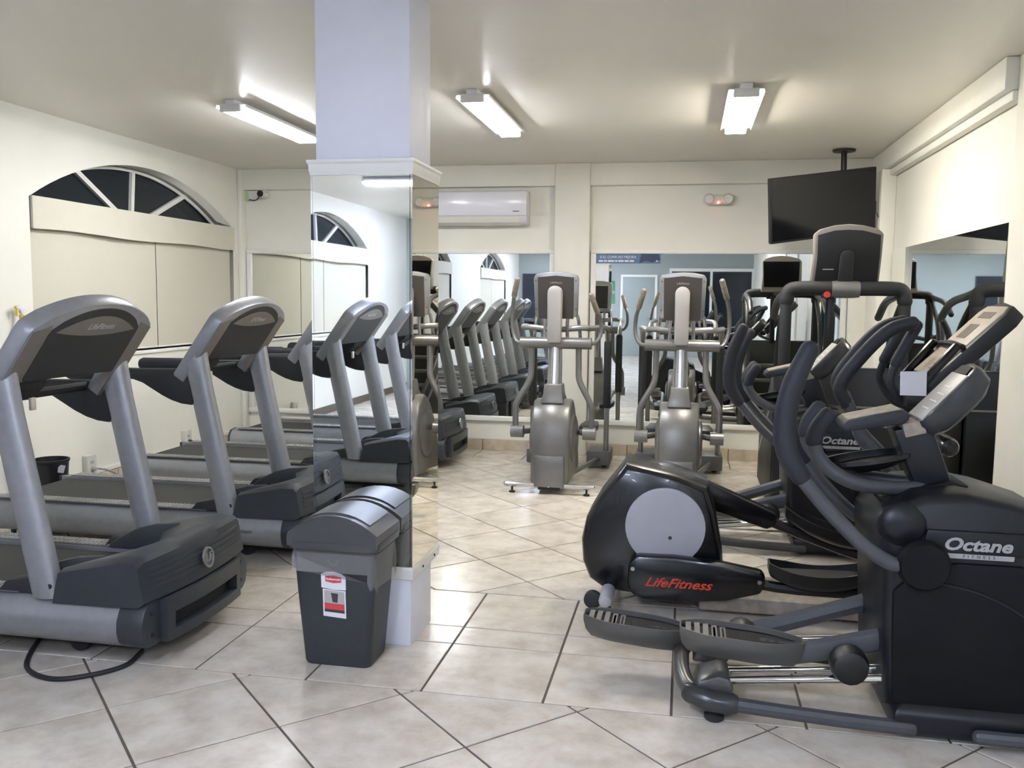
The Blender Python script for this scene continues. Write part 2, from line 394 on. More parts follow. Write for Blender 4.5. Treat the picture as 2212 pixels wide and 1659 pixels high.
# right wall with mirror
struct(B().box(XR, XR + 0.15, YF, YB + .1, -0.02, ZC + .02).build('wall_right', 'wall'))
struct(B().box(XR - 0.10, XR, 5.12, YB, 2.60, ZC).build('trim_9', 'wall', bevel=0.012))
struct(B().box(XR - 0.06, XR, 5.12, YB, 2.545, 2.60).build('trim_10', 'wall', bevel=0.012))
struct(B().box(XR - 0.035, XR + .01, 4.2, 5.12, 0, ZC).build('trim_11', 'wall', bevel=0.008))
mr = B().box(XR - 0.012, XR - 0.001, 5.2, 7.94, 0.34, 1.93).build('wall_mirror', 'mirror', shade=False)
tag(mr, 'frameless wall mirror on the right wall beside the black stair climber', 'mirror', 'large wall mirrors')
for i, yy in enumerate((4.0, 2.6, 0.9)):
    struct(B().box(XR - 0.03, XR, yy - 0.08, yy + 0.08, 0, ZC).build('trim_%d' % (12 + i), 'wall', bevel=0.008))
# wall behind the camera
struct(B().box(XL - .3, XR + .3, YF - 0.15, YF, -0.02, ZC + .02).build('wall_front', 'day_wall'))
w4 = struct(empty('window_4', (0.62, YF + 0.005, 0.0)))
B().box(-1.02, 1.02, 0.0, 0.02, 0.35, 2.25).build('pane', 'night_glass', w4, shade=False)
for a in ((-1.08, 1.08, 2.25, 2.33), (-1.08, 1.08, 0.27, 0.35), (-1.08, -1.02, .35, 2.25), (1.02, 1.08, .35, 2.25), (-0.03, 0.03, .35, 2.25)):
    B().box(a[0], a[1], 0.0, 0.05, a[2], a[3]).build('frame', 'white_trim', w4)
d1 = struct(empty('door_1', (-1.25, YF + 0.004, 0.0)))
B().box(-0.42, 0.42, 0.0, 0.03, 0, 2.1).build('door_leaf', 'day_wall', d1, bevel=0.004)
B().tube([(0.34, 0.03, 1.02), (0.34, 0.07, 1.02), (0.24, 0.07, 1.02)], 0.012, 8).build('door_handle', 'alu', d1)
for a in ((-0.48, -0.42, 0, 2.16), (0.42, 0.48, 0, 2.16), (-0.42, 0.42, 2.1, 2.16)): B().box(a[0], a[1], 0.0, 0.04, a[2], a[3]).build('frame', 'white_trim', d1)
for k, (z, lab) in enumerate(((1.86, 'upper green running-man sign on the wall behind the camera'), (1.52, 'lower green arrow sign on the wall behind the camera'))):
    es = empty('exit_sign', (-2.05, YF + 0.004, z)); B().box(-0.16, 0.16, 0, 0.012, -0.13, 0.13).build('board', 'exit_green', es)
    if k: B().prism([(-.08, -.03), (0.02, -.03), (0.02, -.08), (.10, 0), (.02, .08), (.02, .03), (-.08, .03)], 'y', .012, .015).build('arrow', 'white_ink', es)
    else:
        B().box(-.10, .02, .012, .015, -.09, .09).build('doorway', 'white_ink', es); B().prism([(.04, -.08), (.07, -.08), (.08, 0), (.10, .03), (.07, .09), (.04, .05)], 'y', .012, .015).build('figure', 'white_ink', es)
    tag(es, lab, 'sign', 'green safety signs')

ws = empty('wall_screen', (-4.02, YF + 0.004, 1.55))
B().box(-.36, .36, 0, .05, -.62, .62).build('case', 'tv_case', ws, bevel=.006)
B().box(-.34, .34, .05, .053, -.60, .60).build('screen', 'screen_blue', ws, shade=False)
tag(ws, 'tall dark blue wall screen on the wall behind the camera, seen in the back mirror', 'screen')

# ---------------------------------------------------------------- pillar
PX0, PX1, PY0, PY1 = -1.553, -1.128, 3.572, 3.955
pl = struct(empty('wall_pillar', ((PX0 + PX1) / 2, (PY0 + PY1) / 2, 0)))
cx, cy = (PX0 + PX1) / 2, (PY0 + PY1) / 2; hx, hy = (PX1 - PX0) / 2, (PY1 - PY0) / 2
B().box(-hx, hx, -hy, hy - .07, -0.005, 0.31).build('plinth', 'pillar_cool_tint', pl, bevel=0.006)
B().box(-hx, hx, -hy, hy, 0.31, 2.02).build('core', 'pillar_cool_tint', pl)
B().box(-hx + .012, hx - .004, -hy, hy - .08, 2.02, ZC).build('shaft', 'pillar_cool_tint', pl, bevel=0.004)
def ring_trim(nm, prof):
    rings = []
    for (d, z) in prof: rings.append([(-hx - d, -hy - d, z), (hx + d, -hy - d, z), (hx + d, hy + d, z), (-hx - d, hy + d, z)])
    B().loft(rings).build(nm, 'white_trim', pl)
ring_trim('crown_trim', [(0.012, 2.004), (0.012, 2.014), (0.015, 2.022), (0.016, 2.048), (0.022, 2.056), (0.022, 2.066), (0.0, 2.07)])
ring_trim('base_trim', [(0.004, 0.29), (0.014, 0.296), (0.016, 0.338), (0.010, 0.348), (0.0, 0.35)])
B().box(-hx, hx, -hy - 0.010, -hy - 0.002, 0.35, 2.003).build('mirror_panel', 'mirror', pl, shade=False)
B().box(hx + .002, hx + .010, -hy - 0.008, hy + .006, 0.35, 2.003).build('mirror_panel', 'mirror_warm', pl, shade=False)
B().box(-hx - .010, -hx - .002, -hy - 0.008, hy + .006, 0.35, 2.003).build('mirror_panel', 'mirror', pl, shade=False)
for yy in (-0.06, 0.12): B().lathe([(0.006, 0.0), (0.006, 0.003), (0.003, 0.004)], (hx + 0.016, yy, 0.315), 'x', 10).build('screw', 'dark_ink', pl)

# ---------------------------------------------------------------- ceiling lamps
def tube_lamp(x, y, rz, tube, label):
    r = empty('fluorescent_lamp', (x, y, ZC), rz)
    B().box(-0.035, 0.035, -0.62, 0.62, -0.035, 0.0).build('batten', 'fixture', r, bevel=0.006)
    B().loft([[(x, y, z) for x, z in ((-.105, -.052), (-.10, -.036), (.10, -.036), (.105, -.052), (.109, -.050), (.103, -.031), (-.103, -.031), (-.109, -.050))] for y in (-.60, .60)]).build('added_shield', 'fixture', r)  # tray added to keep tube light off the ceiling close by
    for s in (-1, 1):
        B().box(-0.075, 0.075, s * 0.605 - .014, s * 0.605 + .014, -0.080, -0.030).build('end_socket', 'fixture', r, bevel=0.008)
        B().tube([(s * 0.052, -0.585, -0.062), (s * 0.052, 0.585, -0.062)], 0.018, 10, cap='flat').build('tube', tube, r)
    tag(r, label, 'lamp', 'twin-tube fluorescent lamps'); return r
tube_lamp(-2.95, 6.08, 0, 'tube_cool', 'twin-tube fluorescent ceiling lamp left of the pillar')
tube_lamp(-1.32, 6.03, 0, 'tube_cool', 'twin-tube fluorescent ceiling lamp just right of the pillar')
tube_lamp(0.31, 6.12, 0, 'tube_warm', 'bright twin-tube fluorescent ceiling lamp nearest the television')
tube_lamp(-2.82, -2.1, math.pi / 2, 'tube_day', 'fluorescent ceiling lamp behind the camera near the left windows, seen in the pillar mirror')
tube_lamp(-2.9, -4.9, 0, 'tube_day', 'added fluorescent fill lamp far behind the camera by the last arched window')  # unseen lamp, added to brighten the end reflected in the pillar
tube_lamp(-1.2, 0.3, 0, 'tube_day', 'added fluorescent fill lamp overhead, just left of the camera')  # unseen lamp added as cool fill for the foreground and pillar front
tube_lamp(0.6, -1.6, 0, 'tube_day', 'added fluorescent fill lamp behind the camera near the right wall')  # added out of view, more cool fill towards the machines

# ---------------------------------------------------------------- treadmill
def make_treadmill():
    t = empty('treadmill')
    prof = [(.275, .10), (.33, .09), (.385, .095), (.415, .12), (.427, .165), (.424, .205), (.405, .245), (.375, .272), (.30, .28), (.275, .28)]
    for s in (-1, 1):
        P = [(s * a, b) for a, b in prof]
        B().prism(P, 'x', -2.04, -0.13).build('side_rail', 'silver', t, ang=50)
        Pc = [(s * (.35 + (a - .35) * 1.03), .186 + (b - .186) * 1.03) for a, b in prof]
        cp = B().prism(Pc, 'x', -0.13, -0.015).build('end_cap', 'tm_plastic', t, bevel=0.008)
        B().prism(P, 'x', -2.06, -2.04).build('rear_cap', 'tm_plastic', t)
        for z in (.14, .23): B().lathe([(.009, 0), (.009, .004), (.004, .006)], (-0.014, s * .36, z), 'x', 8).build('bolt', 'rubber', cp)
        st = B().box(-1.98, -0.60, s * .285, s * .385, .279, .285).build('foot_strip', 'strip', t)
        rg = B()
        for i in range(58):
            x = -1.97 + i * 0.0235
            rg.box(x, x + 0.013, s * .292, s * .334, .284, .289); rg.box(x + .006, x + 0.019, s * .339, s * .380, .284, .289)
        rg.build('grip_ridges', 'strip_ridge', st, shade=False)
        # upright
        rings = []
        for k in range(7):
            q = k / 6; x, z = -0.475 - 0.185 * q, .27 + .87 * q
            ring = []
            for j in range(18):
                a = 2 * math.pi * j / 18
                dx = .066 * math.cos(a); ring.append((x + dx, s * .362 + .047 * math.sin(a), z + (dx * 1.0 if k == 6 else dx * .2 if k else 0)))
            rings.append(ring)
        ur = B().loft(rings).build('upright', 'silver', t, ang=45)
        rings = [[(-0.475 - 0.213 * (z - .27) + .0685 * math.cos(2 * math.pi * j / 18), s * .362 + .0495 * math.sin(2 * math.pi * j / 18), z) for j in range(18)] for z in (.27, .36)]
        B().loft(rings).build('collar', 'silver', ur)
        B().lathe([(.011, 0), (.011, .006), (.005, .006)], (-0.475 - .213 * .05 + .04, s * .362 - .04, .32), 'y', 10).build('bolt', 'rubber', ur)
        # foot fin behind upright
        B().prism([(-.70, .28), (-.66, .325), (-.55, .345), (-.52, .28)], 'y', s * .30, s * .385).build('corner_cover', 'rubber', t, bevel=0.006)
        # handrail and gusset
        hr = B().tube([(-.69, s * .362, 1.055), (-1.0, s * .362, 1.05), (-1.45, s * .355, 1.045)], [.034, .032, .036], 10, 4).build('handrail', 'rubber', t)
        B().tube([(-1.18, s * .358, 1.048), (-1.46, s * .355, 1.045)], .041, 12).build('grip', 'foam', hr)
        B().prism([(-.625, .895), (-.68, .882), (-.74, .888), (-.80, .905), (-.86, .932), (-.92, .966), (-.98, 1.0), (-1.05, 1.022), (-1.12, 1.03), (-1.12, 1.06), (-.68, 1.075)], 'y', s * .362 - .034, s * .362 + .034).build('gusset', 'rubber', t, bevel=0.014)
    B().box(-2.03, -0.25, -.275, .275, .13, .20).build('deck', 'rubber', t)
    B().loft([[(x, y, z) for (x, z) in ((-2.0, .265), (-2.035, .25), (-2.05, .23), (-2.035, .205), (-2.0, .195), (-.3, .195), (-.3, .265))] for y in (-.262, .262)]).build('belt', 'belt', t)
    # hood, lofted across the width with a bowed front
    def bow(y): return 0.040 - 0.24 * y * y
    rings = []
    for i in range(25):
        y = -.405 + .81 * i / 24; a = abs(y) / .405
        xb = -.25 - .15 * (3 * a ** 2 - 2 * a ** 3); cr = .018 * (1 - a * a); e = 0.016 if a > .97 else 0.0
        f = bow(y)
        rings.append([(xb - .03, y, .255), (xb, y, .375 - e + .02 * a), (xb + .05, y, .408 - e), (xb + .14, y, .425 + cr - e), (f - .13, y, .452 + cr - e), (f - .06, y, .452 + cr * .8 - e), (f - .045, y, .435 + cr * .6 - e), (f - .02, y, .28), (f - .05, y, .26)])
    B().loft(rings).build('hood', 'tm_plastic', t, ang=28)
    # side wings of the hood
    for s in (-1, 1):
        B().prism([(-.66, .285), (-.60, .335), (-.50, .385), (-.40, .412), (-.28, .425), (-.28, .285)], 'y', s * .262, s * .292).build('hood_wing', 'tm_plastic', t, bevel=0.008)
    for k in range(4):
        z = .405 - .024 * k; rg = []
        for i in range(21):
            y = -.36 + .72 * i / 20; f = bow(y) - .042 + (.425 - z) * .155
            rg.append([(f - .01, y, z - .006), (f + .004, y, z - .006), (f + .004, y, z + .005), (f - .01, y, z + .006)])
        B().loft(rg).build('louver', 'louver', t)
    em = B(); n = 28; f = bow(0) - .005
    em.loft([[(f - .012 + d - (z_ - .37) * .12, r * math.sin(2 * math.pi * j / n), z_) for j in range(n) for z_ in (.36 + r * 1.12 * math.cos(2 * math.pi * j / n),)] for r, d in ((.040, 0), (.040, .010), (.035, .010), (.035, 0))])
    eo = em.build('emblem', 'silver_light', t)
    text('lettering', 'LF', 0.052, 'silver_light', eo, frame((f - .004, 0, .360), (0, 1, 0), (-.13, 0, 1)), shear=.25, offset=.0012)
    # front bumper with a slot
    def band(y0, y1, z0, z1, d0, d1, m=14):
        return [[(bow(y) - d0, y, z0), (bow(y) + d1, y, z0), (bow(y) + d1, y, z1), (bow(y) - d0, y, z1)] for y in [y0 + (y1 - y0) * i / m for i in range(m + 1)]]
    bp = B().loft(band(-.30, .30, .205, .272, .10, .0)).loft(band(-.30, .30, .09, .135, .10, .0)).loft(band(-.30, -.255, .13, .21, .10, 0, 2)).loft(band(.255, .30, .13, .21, .10, 0, 2)).build('front_bumper', 'tm_plastic', t)
    B().loft(band(-.26, .26, .13, .21, .10, -.045)).build('slot', 'rubber', bp)
    B().box(-1.0, -0.12, -.27, .27, .045, .10).build('lift_frame', 'black', t, bevel=0.01)
    for s in (-1, 1):
        B().lathe([(.03, -.02), (.045, -.014), (.045, .014), (.03, .02)], (-.42, s * .25, .045), 'y', 16).build('wheel', 'rubber', t)
        B().lathe([(.03, 0.0), (.03, .02), (.015, .03), (.015, .10)], (-1.9, s * .34, 0.0), 'z', 12).build('foot', 'rubber', t)
    # console, a tilted slab
    bx, bz = -.745, 1.045; dv = Vector((.575, 0, .818)); nn = Vector((.818, 0, -.575))
    def pt(u, v, n): return Vector((bx, 0, bz)) + dv * v + Vector((0, u, 0)) + nn * n
    def outline(hw, v0, vc, vt, m=16, rc=.05):
        P = [(-hw + .01, v0)] + ([(-.325, v0), (-.305, .135), (.305, .135), (.325, v0)] if v0 == -.02 else []) + [(hw - .01, v0)]
        P += [(hw, v0 + .02), (hw, vc - rc), (hw - .008, vc - rc * .35)]
        for i in range(1, m):
            a = 1 - 2 * i / m; P.append((a * (hw - .02), vc + (vt - vc) * (1 - abs(a) ** 2.2)))
        P += [(-hw + .008, vc - rc * .35), (-hw, vc - rc), (-hw, v0 + .02)]
        return P
    O = outline(.405, -.02, .43, .535)
    cs = B().loft([[pt(u, v, n) for u, v in O] for n in (-.035, .045)]).build('console', 'silver', t, bevel=0.012, ang=40)
    Pn = outline(.296, .145, .425, .512)
    B().loft([[pt(u, v, n) for u, v in Pn] for n in (.03, .049)]).build('back_panel', 'tm_panel', cs)
    for s in (-1, 1):
        B().loft([[pt(s * u, v, n) for u, v in ((.298, .0), (.395, -.01), (.395, .40), (.298, .43))] for n in (.03, .0475)]).build('side_strip', 'tm_side', cs)
    L = []
    for i in range(17):
        a = -1 + i / 8; L.append((a * .262, .395 + (1 - a * a) * .078))
    for i in range(1, 16):
        a = 1 - i / 8; L.append((a * .262, .395 - (1 - a * a) * .024))
    B().loft([[pt(u, v, n) for u, v in L] for n in (.045, .051)]).build('badge', 'tm_side', cs)
    text('lettering', 'LifeFitness', 0.042, 'silver_ink', cs, frame(pt(0.01, .418, .052), (0, 1, 0), dv), shear=.35, offset=.0006)
    B().loft([[pt(u, v, n) for u, v in outline(.30, .15, .40, .47)] for n in (-.042, -.03)]).build('display_panel', 'black_gloss', cs)
    B().tube([(-.80, -.35, 1.055), (-.80, .35, 1.055)], .022, 10).build('crossbar', 'rubber', t)
    B().prism([(-.66, 1.10), (-.64, 1.17), (-.72, 1.17), (-.80, 1.09), (-.79, 1.045), (-.73, 1.04)], 'y', -.30, -.10).build('cup_tray', 'rubber', t, bevel=0.012)
    sk = B().box(-.70, -.685, -.165, -.135, 1.0, 1.055).build('safety_key', 'beige_key', t, bevel=0.003)
    B().tube([(-.695, -.15, 1.05), (-.70, -.15, 1.10)], .004, 6).build('cord', 'rubber', sk)
    return t
tm = make_treadmill()
TM = [(-2.05, 3.48, 'silver treadmill closest to the camera, on the left, cable loop under its front'),
      (-2.045, 4.93, 'second silver treadmill from the front, its motor cover partly behind the grey trash can'),
      (-2.04, 6.38, 'third silver treadmill, mostly hidden behind the mirrored pillar'),
      (-2.02, 7.83, 'last silver treadmill against the back wall mirror'),
      (-2.24, 1.88, 'silver treadmill outside the frame, first one reflected in the pillar mirror'),
      (-1.97, 0.40, 'silver treadmill beside the camera, its whole console reflected in the pillar mirror'),
      (-2.02, -1.08, 'silver treadmill behind the camera, farthest one reflected in the pillar mirror')]
for i, (x, y, lab) in enumerate(TM):
    o = tm if i == 0 else copy_tree(tm)
    o.location = (x, y, 0); tag(o, lab, 'treadmill', 'treadmills in a row along the left wall')
    if i == 1:
        text('lettering', 'FlexDeck System', 0.034, 'dark_ink', o, frame((-.42, -.428, .185), (1, 0, 0), (0, 0, 1)), shear=.2, ext=.0005)
c = B().tube([(-2.75, 3.36, .012), (-2.62, 3.10, .010), (-2.52, 2.98, .010), (-2.38, 2.93, .010), (-2.27, 2.98, .010), (-2.18, 3.10, .010), (-2.2, 3.25, .010)], .010, 8, 6).build('power_cord', 'rubber')
tag(c, 'black power cord looped on the floor under the nearest treadmill', 'cord')

# ---------------------------------------------------------------- silver elliptical trainers facing the camera
def make_crosstrainer(tip_l, tip_r):
    t = empty('elliptical_trainer')
    # housing: round flywheel case, narrow in x, profile in y-z
    prof = [(.03, .08), (.02, .30), (.03, .50), (.08, .64), (.17, .72), (.27, .72), (.40, .64), (.52, .50), (.62, .34), (.70, .12), (.66, .07)]
    h = B(); rings = []
    for x, k in ((-.150, .90), (-.147, .955), (-.132, .992), (0, 1.006), (.132, .992), (.147, .955), (.150, .90)):
        rings.append([(x, .30 + (y - .30) * k, .38 + (z - .38) * k) for y, z in prof])
    h.loft(rings).build('housing', 'machine_grey', t, ang=50)
    B().box(-.118, .118, -.005, .06, .055, .30).build('front_cover', 'machine_grey', t, bevel=0.012)
    for s in (-1, 1):
        B().lathe([(.19, .0), (.19, .015), (.15, .03), (.05, .034)], (s * .146, .28, .40), 'x', 28).build('crank_disc', 'machine_grey', t) if s > 0 else B().lathe([(.05, -.034), (.15, -.03), (.19, -.015), (.19, .0)], (s * .146, .28, .40), 'x', 28).build('crank_disc', 'machine_grey', t)
    B().loft([[(x, y, z) for x, y in ((-w, a), (w, a), (w, b), (-w, b))] for w, a, b, z in ((.092, .12, .36, .69), (.076, .14, .32, .76), (.068, .155, .31, .84))]).build('post_collar', 'machine_grey', t, bevel=0.012)
    B().tube([(0, .23, .80), (0, .26, 1.0), (0, .27, 1.18)], [.058, .055, .050], 18, 2, cap='flat').build('post', 'alu', t)
    # neck strap in front of console
    nk = [(-.052, 1.16)] + [(-.056 * math.cos(a), 1.545 + .056 * math.sin(a)) for a in [math.pi * i / 10 for i in range(11)]] + [(.052, 1.16)]
    B().prism(nk, 'y', .150, .250).build('neck', 'neck_grey', t, bevel=0.016)
    # console slab
    o = [(-.165, 1.36), (-.175, 1.66), (-.16, 1.69), (-.08, 1.706), (0, 1.71), (.08, 1.706), (.16, 1.69), (.175, 1.66), (.165, 1.36)]
    tilt = lambda p, y: (p[0], y - (p[1] - 1.36) * .12 + .03, p[1])
    cs = B().loft([[tilt(p, y) for p in o] for y in (.235, .315)]).build('console', 'silver_light', t, bevel=0.010)
    ip = [(-.138, 1.345), (-.142, 1.665), (0, 1.68), (.142, 1.665), (.138, 1.345)]
    B().loft([[tilt(p, y) for p in ip] for y in (.2325, .24)]).build('back_panel', 'console_back', cs)
    B().loft([[tilt(p, y) for p in ((-.13, 1.40), (.13, 1.40), (.13, 1.65), (-.13, 1.65))] for y in (.31, .319)]).build('screen', 'tv_screen', cs)
    for px_, pz in ((-.157, 1.64), (.157, 1.64), (-.157, 1.42), (.157, 1.42)):
        B().lathe([(.005, -.003), (.005, 0.0)], tilt((px_, pz), .2345), 'y', 8).build('screw', 'dark_ink', cs)
    text('lettering', 'LifeFitness', 0.022, 'silver_ink', cs, frame(tilt((0, 1.625), .2315), (1, 0, 0), (0, -.12, 1)), shear=.3)
    # rocker axle and moving arms
    B().tube([(-.275, .25, 1.155), (.285, .25, 1.155)], .045, 16, cap='flat').build('axle', 'machine_grey', t)
    for s, tip in ((-1, tip_l), (1, tip_r)):
        d = tip - 1.655
        top = B().tube([(s * .25, .25, 1.152), (s * .315, .27, 1.165), (s * .352, .30, 1.27 + d * .3), (s * .348, .28, 1.42 + d * .7), (s * .326, .22, 1.52 + d)], .0155, 10, 5).build('moving_arm', 'machine_grey', t)
        B().tube([(s * .326, .22, 1.52 + d), (s * .285, .14, 1.65 + d)], .022, 10).build('grip', 'dusty', top)
        low = B().tube([(s * .185, .25, 1.14), (s * .188, .25, .98), (s * .20, .23, .86), (s * .285, .20, .70), (s * .300, .20, .62), (s * .300, .20, .50)], .024, 10, 5).build('lower_arm', 'machine_grey', t)
        B().tube([(s * .235, .20, .455), (s * .335, .20, .455)], .050, 14, cap='flat').build('pivot', 'machine_grey', low)
        B().tube([(s * .27, .20, .45), (s * .20, .36, .44), (s * .20, .90, .36), (s * .20, 1.18, .31)], .024, 8, 3).build('pedal_bar', 'machine_grey', low)
        pd = B().prism([(s * .20 - .075, .86), (s * .20 + .075, .86), (s * .20 + .08, 1.02), (s * .20 + .06, 1.22), (s * .20 - .06, 1.22), (s * .20 - .08, 1.02)], 'z', .37, .42).build('pedal', 'tm_plastic', t, bevel=0.014)
        # fixed side rails running to rear posts
        sr = B().tube([(s * .04, .30, 1.26), (s * .20, .30, 1.275), (s * .262, .34, 1.27), (s * .315, .62, 1.27), (s * .33, 1.0, 1.25), (s * .332, 1.16, 1.16), (s * .332, 1.2, 1.0), (s * .332, 1.2, .12)], .023, 10, 5).build('side_rail', 'rail_grey', t)
        B().tube([(s * .332, 1.196, 1.12), (s * .332, 1.2, .90), (s * .332, 1.2, .56)], .034, 10, 3).build('foam_sleeve', 'rubber', sr)
        B().tube([(s * .09, .29, 1.17), (s * .09, .28, 1.34), (s * .12, .30, 1.385), (s * .165, .33, 1.36), (s * .185, .36, 1.17)], .014, 8, 4).build('sensor_handle', 'alu', t)
        B().box(*sorted((s * .165, s * .375)), 1.13, 1.45, .03, .16).build('rear_foot_box', 'box_grey', t, bevel=0.014)
        B().lathe([(.022, 0), (.022, .014), (.01, .018), (.01, .04)], (s * .31, 1.28, 0), 'z', 10).build('foot', 'rubber', t)
        B().tube([(s * .12, .45, .09), (s * .28, 1.2, .09)], .022, 8, 1).build('base_tube', 'machine_grey', t)
    st = B().tube([(-.34, .03, .065), (.34, .03, .065)], .020, 10).build('stabilizer', 'alu', t)
    B().box(-.085, .085, .0, .07, .035, .09).build('wheel_block', 'rubber', t, bevel=0.008)
    for s in (-1, 1): B().lathe([(.024, 0), (.024, .012), (.008, .018), (.008, .05)], (s * .29, .03, 0), 'z', 10).build('foot', 'rubber', st)
    B().lathe([(.009, -.004), (.009, 0)], (0, -.001, .065), 'y', 8).build('bolt', 'alu', st)
    return t
ct = make_crosstrainer(1.655, 1.54); ct.location = (-1.0, 6.66, 0)
tag(ct, 'silver grey elliptical trainer facing the camera, left of the two, beside the white pilaster', 'elliptical trainer', 'silver elliptical trainers')
c2 = make_crosstrainer(1.575, 1.65); c2.location = (-0.03, 6.66, 0)
tag(c2, 'silver grey elliptical trainer facing the camera, right of the two, behind the white-disc machine', 'elliptical trainer', 'silver elliptical trainers')

# ---------------------------------------------------------------- pedal dish shared by several machines
def pedal(name, parent, x0, x1, yc, hw, z0, z1, rim, m, mi, taper=0.55, bow=0.0, deep=0.035, heel=None):
    # boat-shaped foot plate: floor, raised rim; z0 at x0, z1 at x1; bow lifts both ends
    out = []
    N = 14
    for i in range(N + 1):
        q = i / N; w = hw * (0.42 + 0.58 * math.sin(math.pi / 2 * min(1, q / .28))) * (1 if q < .6 else 1 - (1 - taper) * ((q - .6) / .4) ** 2)
        out.append((x0 + (x1 - x0) * q, w, z0 + (z1 - z0) * q + bow * (2 * q - 1) ** 2))
    def ring(k, dz): return [(x, yc - w * k, z + dz) for x, w, z in out] + [(x, yc + w * k, z + dz) for x, w, z in reversed(out)]
    cx = (x0 + x1) / 2
    def sh(r, f): return [(cx + (x - cx) * f, y, z) for x, y, z in r]
    p = B().loft([sh(ring(.55, -deep), .86), sh(ring(.86, -deep * .55), .96), ring(1.0, 0.0), ring(1.0, rim), sh(ring(.92, rim), .975), sh(ring(.88, .002), .97)], cap=True).build(name, m, parent, ang=40)
    B().loft([sh(ring(.85, .0), .955), sh(ring(.85, .004), .955)]).build('tread_mat', mi, p)
    rb = B()
    for i in range(2, 12):
        x, w, z = out[i]; rb.box(x - .004, x + .004, yc - w * .55, yc + w * .55, z + .003, z + .008)
    rb.build('tread_ribs', mi, p, shade=False)
    if heel:
        hl = B()
        for i in range(1, 6):
            x, w, z = out[i]; hl.box(x - .010, x + .010, yc - w * .80, yc + w * .80, z + .004, z + .020 - .003 * i)
        hl.build('heel_ribs', heel, p, shade=False)
    return p

